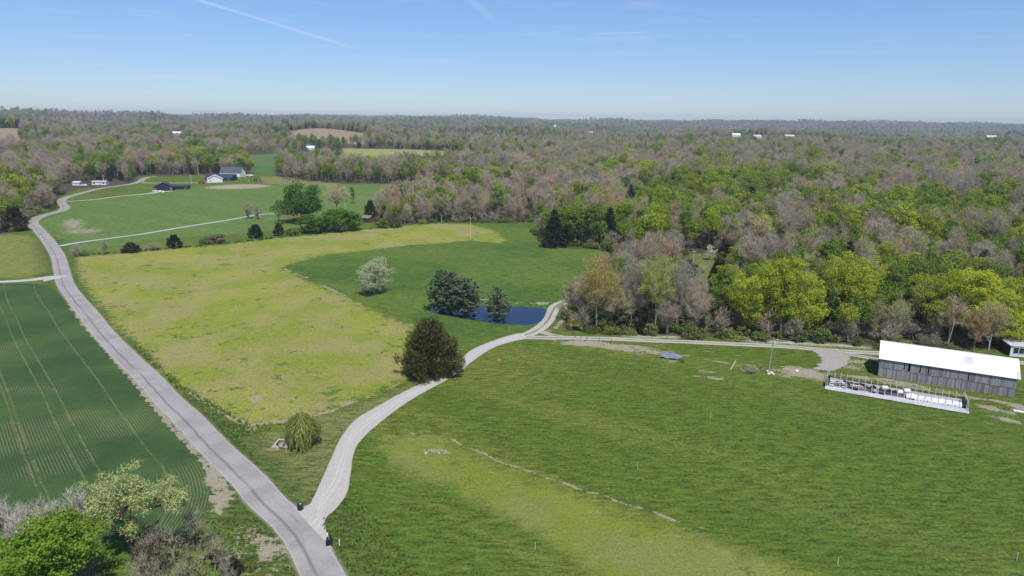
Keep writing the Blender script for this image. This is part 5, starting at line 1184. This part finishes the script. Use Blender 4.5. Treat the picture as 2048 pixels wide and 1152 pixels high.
tub = MB().lathe([(.2, 0), (.62, 0), (.66, .12), (.66, .34), (.5, .36), (.36, .3), (.3, .06)], n=14)
for k, (x_, y_, lb) in enumerate(((13.4, 3.3, 'dark tyre beside the white drums'), (13.1, 2.5, 'dark tyre in front of the other tyre inside the frame'), (9.9, 4.6, 'dark tyre left of the pinkish barrel'))):
    o = tub.o('tyre', TYRE, None, ghw(x_, y_, .15), 0, label=lb, category='tyre', group='tyres inside the greenhouse frame'); o.rotation_euler = (.9, .2*k, grz)
for k in range(18):     # scraps of white film
    x_ = random.uniform(.8, 10.5); y_ = random.uniform(1.2, 5.4); n = 5; b = MB(); sx, sy = random.uniform(.5, 1.4), random.uniform(.25, .6)
    V = [(sx*(i/(n-1)-.5), sy*(j/(n-1)-.5)*(1+.3*math.sin(i*2)), .12*random.random()+.05) for j in range(n) for i in range(n)]
    b.add(V, [(j*n+i, j*n+i+1, (j+1)*n+i+1, (j+1)*n+i) for j in range(n-1) for i in range(n-1)])
    b.o('plastic_scrap', PLASTIC if k % 3 else APRON, None, ghw(x_, y_, .2), grz+random.uniform(-.4, .4), label='torn white plastic scrap on the floor in the left half of the greenhouse frame', category='plastic scrap', group='plastic scraps inside the greenhouse frame')
for k in range(46):     # trays and planks
    x_ = random.uniform(1, 18); y_ = random.uniform(1.3, 6.0)
    MB().box((0, 0, .1), (random.uniform(.5, 1.5), random.uniform(.3, .7), random.uniform(.1, .4))).o('growing_tray', BLACKM if k % 2 else DARKIN, None, ghw(x_, y_, .12), grz+random.uniform(-.5, .5), label='dark growing tray among the litter inside the greenhouse frame', category='tray', group='dark trays inside the greenhouse frame')

# --- gabled buildings
def house(name, label, px, py, Wd, Dp, hw, rise, rz, wm, rm, wins=(), doors=(), ov=.35, cat='house', chimney=False, ridge='x', group=None, p=None, lean=None):
    p = at(px, py) if p is None else p
    e = empty(name, (p.x, p.y, p.z-.1), rz, label, cat, group)
    b = MB()
    if ridge == 'x':
        b.prism([(0, 0), (Dp, 0), (Dp, hw), (Dp/2, hw+rise-.04), (0, hw)], -Wd/2, Wd/2)
        b.o('wall', wm, e)
        r = MB(); sl = rise/(Dp/2)
        for s_ in (0, 1):
            y0, y1 = (-ov, Dp/2) if s_ == 0 else (Dp+ov, Dp/2); z0 = hw-ov*sl+.05; z1 = hw+rise+.05; x0, x1 = -Wd/2-ov, Wd/2+ov
            V = [(x0, y0, z0), (x1, y0, z0), (x1, y1, z1), (x0, y1, z1)]; V += [(a, b_, c-.12) for a, b_, c in V]
            f = [(0, 1, 2, 3), (7, 6, 5, 4), (0, 4, 5, 1), (1, 5, 6, 2), (2, 6, 7, 3), (3, 7, 4, 0)]
            r.add(V, f if s_ == 0 else [q[::-1] for q in f])
        rf = r.o('roof', rm, e)
    else:
        V = [(-Wd/2, 0, 0), (Wd/2, 0, 0), (Wd/2, 0, hw), (0, 0, hw+rise-.04), (-Wd/2, 0, hw)]; V += [(a, Dp, c) for a, _, c in V]
        b.add(V, [(4, 3, 2, 1, 0), (5, 6, 7, 8, 9)]+[(i, (i+1) % 5, 5+(i+1) % 5, 5+i) for i in range(5)])
        b.o('wall', wm, e); r = MB(); sl = rise/(Wd/2)
        for s_ in (-1, 1):
            x0 = s_*(Wd/2+ov); z0 = hw-ov*sl+.05; z1 = hw+rise+.05
            V = [(x0, -ov, z0), (0, -ov, z1), (0, Dp+ov, z1), (x0, Dp+ov, z0)]; V += [(a, b_, c-.12) for a, b_, c in V]
            f = [(0, 1, 2, 3), (7, 6, 5, 4), (0, 4, 5, 1), (1, 5, 6, 2), (2, 6, 7, 3), (3, 7, 4, 0)]
            r.add(V, f if s_ > 0 else [q[::-1] for q in f])
        rf = r.o('roof', rm, e)
    if chimney: MB().box((Wd*.2, Dp*.5, hw+rise+.3), (.9, .9, 1.3)).o('chimney', BRICK, rf)
    for x_, z_, w_, h_ in wins:
        fr = MB().box((x_, -.04, z_), (w_+.24, .1, h_+.24)).o('window', WHITEP if wm is not WHITEP else GREYM, e)
        MB().box((x_, -.10, z_), (w_, .04, h_)).o('pane', GLASS, fr)
    for x_, w_, h_, m_ in doors:
        d = MB().box((x_, -.06, h_/2), (w_, .1, h_)).o('door', m_, e); MB().box((x_+w_*.35, -.14, h_*.48), (.12, .08, .12)).o('handle', GALV, d)
    return e
# small white building at the right edge
p = at(2019, 712)
wb = house('outbuilding', 'small white-fronted outbuilding with a pale low roof at the right edge', 0, 0, 9., 5.6, 2.9, .01, 0, WHITEP, GREYM, [], [(1.6, 1.1, 2.2, GREYM)], p=at(2019, 712), ov=.25)
wb.rotation_euler = (0, 0, math.radians(-14)); wb.location = at(2019, 712)+Vector((4.5*math.cos(-.244), 4.5*math.sin(-.244), 0))
f = MB().box((-2.6, -.04, 1.7), (2.6, .1, 1.7)).o('window', WHITEP, wb)
for dx in (-.65, .65): MB().box((-2.6+dx, -.10, 1.7), (1.15, .05, 1.45)).o('pane', GLASS, f)
MB().box((-4.54, 2.8, 1.45), (.08, 5.55, 2.86)).o('side_wall', DKGREENW, wb)
house('shed', 'grey-roofed shed just behind the white outbuilding at the right edge', 0, 0, 8, 4, 3.4, .5, math.radians(-14), GREYM, GREYM, p=at(2048, 700)+Vector((4, 4, 0)), cat='shed')
# far left farmsteads
pd = at(327, 382)
house('house', 'dark navy house with a hipped-looking gable roof and two open garage bays', 327, 382, 14, 13, 3.4, 3.4, math.radians(20), NAVYM, NAVYR, [(-5.9, 1.9, .9, 1.2), (5.6, 1.9, .9, 1.2)], [(-2.0, 2.9, 2.7, BLACKM), (1.8, 2.9, 2.7, BLACKM)], ridge='y', ov=.6, chimney=False)  # flat black door panels stand in for the shaded insides of the open bays
house('shed', 'low dark shed beside the navy house', 360, 379, 13, 6, 2.4, 1.0, math.radians(8), NAVYM, DARKIN, [(4.4, 1.3, 1.4, 1.4)], ov=.3, cat='shed')
house('garage', 'white garage with a pale grey gable roof in front of the long dark barn', 430, 365, 13, 13, 3.2, 3.2, math.radians(22), WHITEP, GREYM, [(-3.5, 1.8, .8, .8)], [(3.6, 2.6, 2.5, WHITEP)], ridge='y', ov=.5, cat='garage')
house('house', 'long low house with a dark navy roof behind the white garage', 437, 361, 26, 11, 2.6, 3.2, math.radians(-4), NAVYM, NAVYR, [(-9, 1.5, 1.4, 1.2), (9.4, 1.5, 1.4, 1.2)], [], chimney=False)
house('house', 'white two-storey house with a slate roof on the hill', 460, 354, 21, 12, 4.6, 5.0, math.radians(-6), WHITEP, SLATE, [(-6.4, 2.4, 1.2, 1.6), (-2.2, 2.4, 1.2, 1.6), (2., 2.4, 1.2, 1.6), (6.4, 2.4, 1.2, 1.6)], [(4.2, 1.2, 2.3, NAVYM)])
house('trailer_home', 'white trailer home under the trees by the far road', 198, 370, 12, 5, 3.0, .6, math.radians(2), WHITEP, GREYM, [(-4, 1.7, 1.4, 1), (4, 1.7, 1.4, 1)], [(1., 1, 2.1, GREYM)], cat='trailer')
house('shed', 'small white shed left of the white trailer home', 152, 371, 6, 5, 2.6, 1., 0, WHITEP, GREYM, [], [(0, 1.2, 2, GREYM)], cat='shed')
house('house', 'brick farmhouse half hidden by the huge round tree', 592, 434, 15, 8, 2.6, 2.2, math.radians(-6), BRICK, BROWNR, [(-5, 1.5, 1.3, 1.2), (-1.4, 1.5, 1.3, 1.2), (5, 1.5, 1.3, 1.2)], [(2., 1, 2.1, WHITEP)], cat='house')
house('shed', 'brown board shed at the hedge right of the farmhouse trees', 731, 445, 5.6, 5, 2.9, 1.2, math.radians(-30), BROWNW, BROWNR, [], [(0, 1.4, 2.2, DARKIN)], cat='shed')
# roofs peeping out of the distant woods
FARB = [(1284, 283, 38, 20, 7, 4.5, 'largest white barn far off in the woods', WHITEP, WHITEM), (1263, 284, 13, 13, 8, 4, 'tall white building at the left end of the distant white barns', WHITEP, WHITEM), (1331, 291, 26, 8, 4, 2, 'low white sheds right of the distant white barns', WHITEP, WHITEM),
        (355, 269, 26, 10, 4, 3, 'white roof in the woods below the left ridge', WHITEP, WHITEM), (1178, 266, 40, 12, 5, 3, 'pale building left above the distant white barns', WHITEP, GREYM), (1580, 276, 30, 14, 6, 4, 'pale roofed building in the far woods on the right', TANW, GREYM),
        (1473, 273, 26, 12, 6, 4, 'small white farm building at the far green strip', WHITEP, WHITEM), (1003, 356, 10, 6, 3, 1.8, 'grey roof in the woods right of the orange tree', GREYM, GREYM), (621, 300, 13, 9, 4, 3, 'white roof showing over the middle tree row', WHITEP, WHITEM),
        (52, 338, 7, 6, 3.4, 2, 'small pale roof among the trees on the far left', WHITEP, GREYM), (1984, 276, 40, 14, 6, 4, 'long white building far off at the right edge', WHITEP, WHITEM), (1515, 277, 24, 12, 6, 5, 'small gabled white house near the far green strip', WHITEP, GREYM),
        (1110, 254, 14, 10, 6, 3, 'tiny white roof near the horizon', WHITEP, WHITEM)]
for k, (px, py, w_, d_, h_, ri_, lb, wm_, rm_) in enumerate(FARB):
    house('farm_building', lb, 0, 0, w_, d_, h_, ri_, math.radians([4, -8, 12, 0, -4, 6][k % 6]), wm_, rm_, [(-w_*.25, h_*.5, w_*.07, h_*.3), (w_*.25, h_*.5, w_*.07, h_*.3)], [], p=FARPOS[k], cat='farm building')

# --- vehicles
def car(name, label, px, py, rz, m, kind='car', s=1., p=None):
    p = at(px, py) if p is None else p
    e = empty(name, p, rz, label, 'car' if kind == 'car' else kind); e.scale = (s,)*3
    if kind == 'truck': pr_ = [(-2.7, .45), (2.6, .45), (2.7, .95), (1.6, 1.1), (1.0, 1.75), (-.4, 1.8), (-.6, 1.15), (-2.7, 1.15)]
    else: pr_ = [(-2.2, .4), (2.2, .4), (2.25, .8), (1.4, .98), (.7, 1.42), (-1.2, 1.46), (-2.0, 1.0), (-2.25, .95)]
    n = len(pr_); b = MB(); V = [(x_, -.88, z_) for x_, z_ in pr_]+[(x_, .88, z_) for x_, z_ in pr_]
    b.add(V, [tuple(range(n)), tuple(range(2*n-1, n-1, -1))]+[((i+1) % n, i, n+i, n+(i+1) % n) for i in range(n)]); b.o('body', m, e)
    g_ = MB().box((-.2 if kind == 'car' else .35, 0, 1.22), (1.7 if kind == 'car' else 1.1, 1.79, .30)); g_.o('window', GLASS, e)
    for x_ in (-1.4, 1.45):
        for y_ in (-.84, .84): MB().bar((x_, y_-.1, .36), (x_, y_+.1, .36), .36, .36, 10).o('wheel', TYRE, e)
    return e
car('parked_car', 'white car parked left before the navy house', 311, 384, .2, WHITEP)
car('parked_car', 'white car in the left bay of the navy house', 321, 384.5, 1.9, WHITEP)
car('parked_car', 'white car in the right bay of the navy house', 327.5, 385.5, 1.9, WHITEP)
car('pickup_truck', 'red pickup truck parked beside the white garage', 404, 366.5, 0.1, RED, 'truck', 1.2)
car('parked_car', 'white car at the end of the upper driveway', 500, 353, .1, WHITEP, 'car', 1.5)
car('parked_car', 'dark red car in the woodland clearing by the white bush', 1388, 535, .6, mat('dark_maroon_paint', (.10, .03, .035), .4, .1))
car('parked_car', 'white vehicle parked left of the trailer home', 168, 372.5, .1, WHITEP, 'car', 1.2)
# play set by the upper house
pl = empty('play_set', at(511, 364), .2, 'brown wooden play frame on the lawn below the white house', 'play set')
for x_ in (-4, 4):
    for y_ in (-1, 1): MB().bar((x_, y_, 0), (x_, 0, 4.2), .16).o('leg', BROWNW, pl)
MB().bar((-4.3, 0, 4.2), (4.3, 0, 4.2), .16).o('top_beam', BROWNW, pl); MB().box((0, 0, 2), (3.2, 2.2, 2.4)).o('platform', BROWNW, pl)
sw = empty('swing_frame', at(1396, 515), .1, 'dark swing frame on the clearing lawn', 'swing frame')
for x_ in (-2, 2): MB().bar((x_, 0, 0), (x_, 0, 2.6), .09).o('post', DARKIN, sw)
MB().bar((-2.2, 0, 2.6), (2.2, 0, 2.6), .09).o('top_beam', DARKIN, sw)

# --- poles
def pole(px, base, top, label, m=POLEW, arm=1, lean=(0, 0), lamp=False, r=.15, arz=.2, trans=False):
    p = at(px, base); h = hpx(px, base, top); e = empty('utility_pole', p, 0, label, 'utility pole', 'utility poles'); e.rotation_euler = (lean[0], lean[1], arz)
    MB().bar((0, 0, -.1), (0, 0, h), r, r*.68, 8).o('shaft', m, e)
    if arm:
        a_ = MB().box((0, 0, h-.45), (2.0, .12, .12)).o('crossarm', m, e)
        for x_ in (-.85, 0, .85): MB().lathe([(.05, 0), (.07, .08), (.03, .18)], (x_, 0, h-.39), 6).o('insulator', PALEP, a_)
    if trans: MB().lathe([(.2, 0), (.26, .05), (.26, .75), (.18, .85)], (.38, 0, h-1.9), 10).o('transformer', GREYM, e)
    if lamp: MB().bar((0, 0, h-.7), (.9, 0, h-.45), .04).box((1.05, 0, h-.45), (.45, .22, .12)).o('lamp', GREYM, e)
    return p, h
P1 = pole(1537, 748, 675, 'grey utility pole with a transformer in the field by the farm yard', POLEW, 0, (0, .035), True, .15, .0, True)
P2 = pole(1894, 697, 641, 'leaning grey utility pole behind the barn roof', POLEW, 0, (0, .10), True, .14, .0)
pole(941, 478, 431, 'pale pole standing alone at the tip of the yellow meadow', PALEP, 0)
pole(1386, 535, 501, 'pale pole with a crossarm in the woodland clearing', PALEP, 1)
pole(691, 433, 401, 'white pole rising from the hedge trees', PALEP, 0, r=.17); pole(883, 446, 430, 'short pale post at the edge of the upper woods', PALEP, 0, r=.12)
pole(397, 351, 328, 'white pole at the tree line behind the farmsteads', PALEP, 0, r=.22); pole(383, 368, 349, 'white pole left of the red pickup truck', PALEP, 1, r=.2)
pole(208, 369, 349, 'white pole beside the trailer home', PALEP, 0, r=.22); pole(482, 343, 326, 'white pole at the trees right of the white house', PALEP, 0, r=.22)
pole(2015, 688, 655, 'thin pale pole behind the white outbuilding', PALEP, 0, r=.09); pole(1180, 492, 452, 'straight pale pole-like trunk before the tall green trees', PALEP, 0, r=.2)
# service wire from the field pole to the barn pole
(pa, ha), (pb, hb) = P1, P2
w_ = MB(); n = 16; ptsw = [pa.lerp(pb, i/n)+Vector((0, 0, ha-.4+(hb-ha)*i/n-1.6*math.sin(PI*i/n))) for i in range(n+1)]
for i in range(n): w_.bar(ptsw[i], ptsw[i+1], .018, .018, 3)
w_.o('power_line', BLACKM, None, label='thin dark wire between the field pole and the pole behind the barn', category='power line')
# stakes and posts
ST = [(203, 589, 1.3), (262, 654, 1.3), (472, 619, 1.3), (392, 563, 1.3), (164, 524, 1.2), (510, 866, 1.1), (1421, 837, 1.3), (1675, 1131, 1.3), (2033, 1121, 1.3), (1018, 661, 1.2), (1070, 1099, 1.1), (705, 790, 1.), (1275, 937, 1.2)]
SLB = ['beside the road near the top of the yellow meadow', 'lower along the road edge of the yellow meadow', 'in the middle of the yellow meadow', 'in the upper part of the yellow meadow', 'at the fence corner of the yellow meadow', 'at the ditch by the small willow', 'in the middle of the big green field', 'at the lower line of the big green field', 'near the bottom right corner', 'on the grass below the pond', 'in the lower yellow-green strip', 'by the ditch left of the driveway', 'in the left half of the big green field']
for (px, py, h_), lb in zip(ST, SLB):
    MB().bar((0, 0, -.05), (0, 0, h_), .055, .05, 6).o('marker_stake', PALEP if lb[:14] != 'in the left ha' else YELS, None, at(px, py), label='thin pale marker stake '+lb, category='stake', group='marker stakes in the fields')
MB().bar((0, 0, -.05), (0, 0, 1.), .05, .05, 6).o('marker_stake', ORANGE, None, at(1531, 763), label='orange stake in the grass below the field pole', category='stake')
for k, (px, py) in enumerate([(1145, 672), (1150, 675), (1162, 677), (1174, 679), (1198, 683), (1222, 686)]):
    MB().bar((0, 0, -.1), (.02*(k % 3-1), 0, 1.35), .075, .07, 6).o('fence_post', DARKIN, None, at(px, py+1), label=['first', 'second', 'third', 'fourth', 'fifth', 'last'][k]+' dark fence post from the left below the farm lane', category='fence post', group='fence posts below the farm lane')
MB().bar((0, 0, .1), (2.6, 4.6, .75), .19, .16, 8).o('fallen_log', POLEW, None, at(1461, 740), label='grey log lying propped in the field left of the utility pole', category='log')
MB().bar((0, 0, 0), (.15, 0, 1.9), .03, .02, 5).bar((.1, 0, 1.1), (.5, 0, 1.7), .02, .01, 4).o('dead_stalk', YELS, None, at(1518, 741), label='thin pale dead stalk beside the field pole', category='stalk')
for px, py, nn_, lb in ((1545, 747, 9, 'white junk'), (1590, 742, 3, 'white junk')):
    for k in range(nn_):
        q = at(px+random.uniform(-9, 9), py+random.uniform(-3, 3)); bmm = bmesh.new(); bmesh.ops.create_icosphere(bmm, subdivisions=1, radius=random.uniform(.25, .5))
        for v_ in bmm.verts: v_.co *= random.uniform(.7, 1.25); v_.co.z *= .6
        me = bpy.data.meshes.new('rubble_block'); bmm.to_mesh(me); bmm.free(); me.materials.append(PLASTIC if k % 3 else ROCK)
        obj('rubble_block', me, None, label='whitish rubble block in the heap at the foot of the field pole' if px < 1560 else 'whitish rubble block lying between the field pole and the yard', category='rubble', group='rubble blocks near the field pole').location = q+Vector((0, 0, .12))
bs = at(1498, 745); plant('brush', PR['brush'][1], bs, (1.1, 1.1, .45), .4, 'low dead grey brush pile left of the field pole', 'brush pile')
# tarp, scrap at the weedy patch
tp = at(1340, 713); n = 9; V = [(3.0*(i/(n-1)-.5)*2*(1-.06*j), 2.2*(j/(n-1)-.5)*2+.4*math.sin(i), .28+.16*math.sin(i*1.7+j*2.1)+.12*random.random()) for j in range(n) for i in range(n)]
MB().add(V, [(j*n+i, j*n+i+1, (j+1)*n+i+1, (j+1)*n+i) for j in range(n-1) for i in range(n-1)]).o('tarp', TARP, None, tp, -.15, label='crumpled blue-grey tarp on the weedy strip below the farm lane', category='tarp')
MB().box((0, 0, .25), (.25, 2.2, .2), .8).o('plank', PALEP, None, at(1356, 714), label='pale plank at the right end of the tarp', category='plank')
plant('shrub', PR['shrub'][0], at(1364, 724), (.5, .4, .35), 0, 'small dark weed clump right below the tarp', 'shrub')
MB().box((0, 0, .2), (2.6, .8, .22), -.45).box((1.9, .6, .15), (1.2, .5, .2), -.2).o('white_board', WHITEP, None, at(2041, 825), label='white board lying on bare ground at the right edge', category='board')
# stump heap by the willow
sp = empty('stump_heap', at(563, 893), 0, 'pale pinkish heap of roots and stones left of the small willow', 'heap')
rr_ = random.Random(4)
for k in range(26):
    bmm = bmesh.new(); bmesh.ops.create_icosphere(bmm, subdivisions=1, radius=rr_.uniform(.18, .42))
    for v_ in bmm.verts: v_.co *= rr_.uniform(.7, 1.3)
    me = bpy.data.meshes.new('stone'); bmm.to_mesh(me); bmm.free(); me.materials.append(ROCK); o = obj('stone', me, sp)
    a_ = rr_.uniform(0, 6.28); q_ = rr_.uniform(0, 1.5); o.location = (q_*math.cos(a_)*1.2+.2, q_*math.sin(a_)*.8, .1+max(0, .6-.35*q_)*rr_.uniform(.4, 1))
MB().bar((-1.5, -.6, .1), (-.5, .4, 1.3), .16, .10, 7).bar((-.5, .4, 1.3), (.5, .5, 1.1), .1, .06, 6).bar((-1.2, .2, 0), (-.6, .5, 1.), .12, .08, 6).o('root', PALEP, sp)
MB().lathe([(.45, 0), (.4, .15), (.1, .22)], n=9).o('anthill', REDSOIL, None, at(543, 901), label='small reddish mound of soil left of the stump heap', category='mound')
MB().lathe([(.7, 0), (.55, .2), (.15, .28)], n=9).o('soil_mound', REDSOIL, None, at(998, 720), label='small reddish soil mound in the green field below the pond', category='mound')

# --- wheeled bin and mailboxes at the junction
bn = empty('wheeled_bin', at(601, 1021), math.radians(-12), 'dark green wheeled bin with a white label at the road junction', 'bin')
V = [(-.26, -.3, .1), (.26, -.3, .1), (.26, .26, .1), (-.26, .26, .1), (-.34, -.40, 1.02), (.34, -.40, 1.02), (.34, .34, 1.02), (-.34, .34, 1.02)]
MB().add(V, [(3, 2, 1, 0), (4, 5, 6, 7), (0, 1, 5, 4), (1, 2, 6, 5), (2, 3, 7, 6), (3, 0, 4, 7)]).o('body', BINM, bn)
MB().prism([(-.46, 1.02), (.42, 1.02), (.42, 1.10), (0, 1.17), (-.40, 1.11)], -.38, .38).o('lid', BINM, bn)
MB().bar((-.34, .46, .98), (.34, .46, .98), .03).bar((-.3, .34, .95), (-.3, .46, .98), .02).bar((.3, .34, .95), (.3, .46, .98), .02).o('handle', BLACKM, bn)
for x_ in (-.31, .31): MB().bar((x_-.04, .28, .15), (x_+.04, .28, .15), .15, .15, 12).o('wheel', TYRE, bn)
MB().box((.06, -.02, 1.165), (.26, .22, .012), 0, Matrix.Rotation(-.02, 3, 'X')).o('sticker', WHITEP, bn)
def mailbox(px, py, label, m=BLACKM, rz=0., roof=None):
    e = empty('mailbox', at(px, py), rz, label, 'mailbox')
    MB().box((0, 0, .5), (.11, .11, 1.0)).o('post', PALEP if roof else DARKIN, e)
    b = MB(); prof = [(-.13, 1.0), (.13, 1.0), (.13, 1.16)]+[(.13*math.cos(t), 1.16+.12*math.sin(t)) for t in (PI*.25, PI*.5, PI*.75)]+[(-.13, 1.16)]
    b.prism(prof, -.3, .3); b.o('box', m, e); MB().box((0, .15, 1.25), (.04, .02, .22)).o('flag', RED, e); return e
mailbox(655, 1083, 'white-topped mailbox, left one of the pair right of the junction', PLASTIC, 1.9); mailbox(662, 1087, 'black mailbox, right one of the pair right of the junction', BLACKM, 1.9)
MB().box((0, 0, .35), (.9, .5, .7)).box((0, 0, .72), (.95, .55, .05)).o('newspaper_stand', BLACKM, None, at(657, 1088)+Vector((.2, -.3, 0)), .2, label='low black box under the two mailboxes at the junction', category='box')
MB().bar((0, 0, -.05), (.0, 0, 1.05), .075, .075, 8).lathe([(.09, 1.05), (.02, 1.12)], n=8).o('marker_post', WHITEP, None, at(679, 1092), label='white post in the grass right of the mailboxes', category='post')
mailbox(116, 486, 'dark mailbox at the start of the long driveway'); mailbox(152, 403, 'dark mailbox at the start of the farmhouse driveway'); 
# small rocks in the washed-out patches
for k in range(26):
    q = at(random.uniform(848, 900), random.uniform(898, 908)); bmm = bmesh.new(); bmesh.ops.create_icosphere(bmm, subdivisions=1, radius=random.uniform(.12, .3))
    me = bpy.data.meshes.new('stone'); bmm.to_mesh(me); bmm.free(); me.materials.append(ROCK); o = obj('stone', me, None, label='grey stone lying in the stony patch of the lower field', category='stone', group='stones in the lower field'); o.location = q; o.scale = (1, 1, .6)

# ---------------------------------------------------------------- air
hb = MB().box((0, 5500, 75), (26000, 26000, 0)) if False else None
zlo, zhi = float(V_MIN)-1.0, max(HC+3.0, float(V_MAX)+3.0)
V = [(-11500, -3200, zlo), (11500, -3200, zlo), (11500, 9800, zlo), (-11500, 9800, zlo), (-11500, -3200, zhi), (11500, -3200, zhi), (11500, 9800, zhi), (-11500, 9800, zhi)]
hm = bpy.data.materials.new('air'); hm.use_nodes = True; hm.node_tree.nodes.clear(); g = G(hm.node_tree)
pv = g.n('ShaderNodeVolumePrincipled'); pv.inputs['Color'].default_value = (.80, .90, 1., 1); pv.inputs['Density'].default_value = HAZE; pv.inputs['Anisotropy'].default_value = 0
oo = g.n('ShaderNodeOutputMaterial'); hm.node_tree.links.new(pv.outputs[0], oo.inputs['Volume'])
obj('haze', mesh('haze', V, [(3, 2, 1, 0), (4, 5, 6, 7), (0, 1, 5, 4), (1, 2, 6, 5), (2, 3, 7, 6), (3, 0, 4, 7)], hm), None, kind='stuff')
print('objects', len(COL.objects))
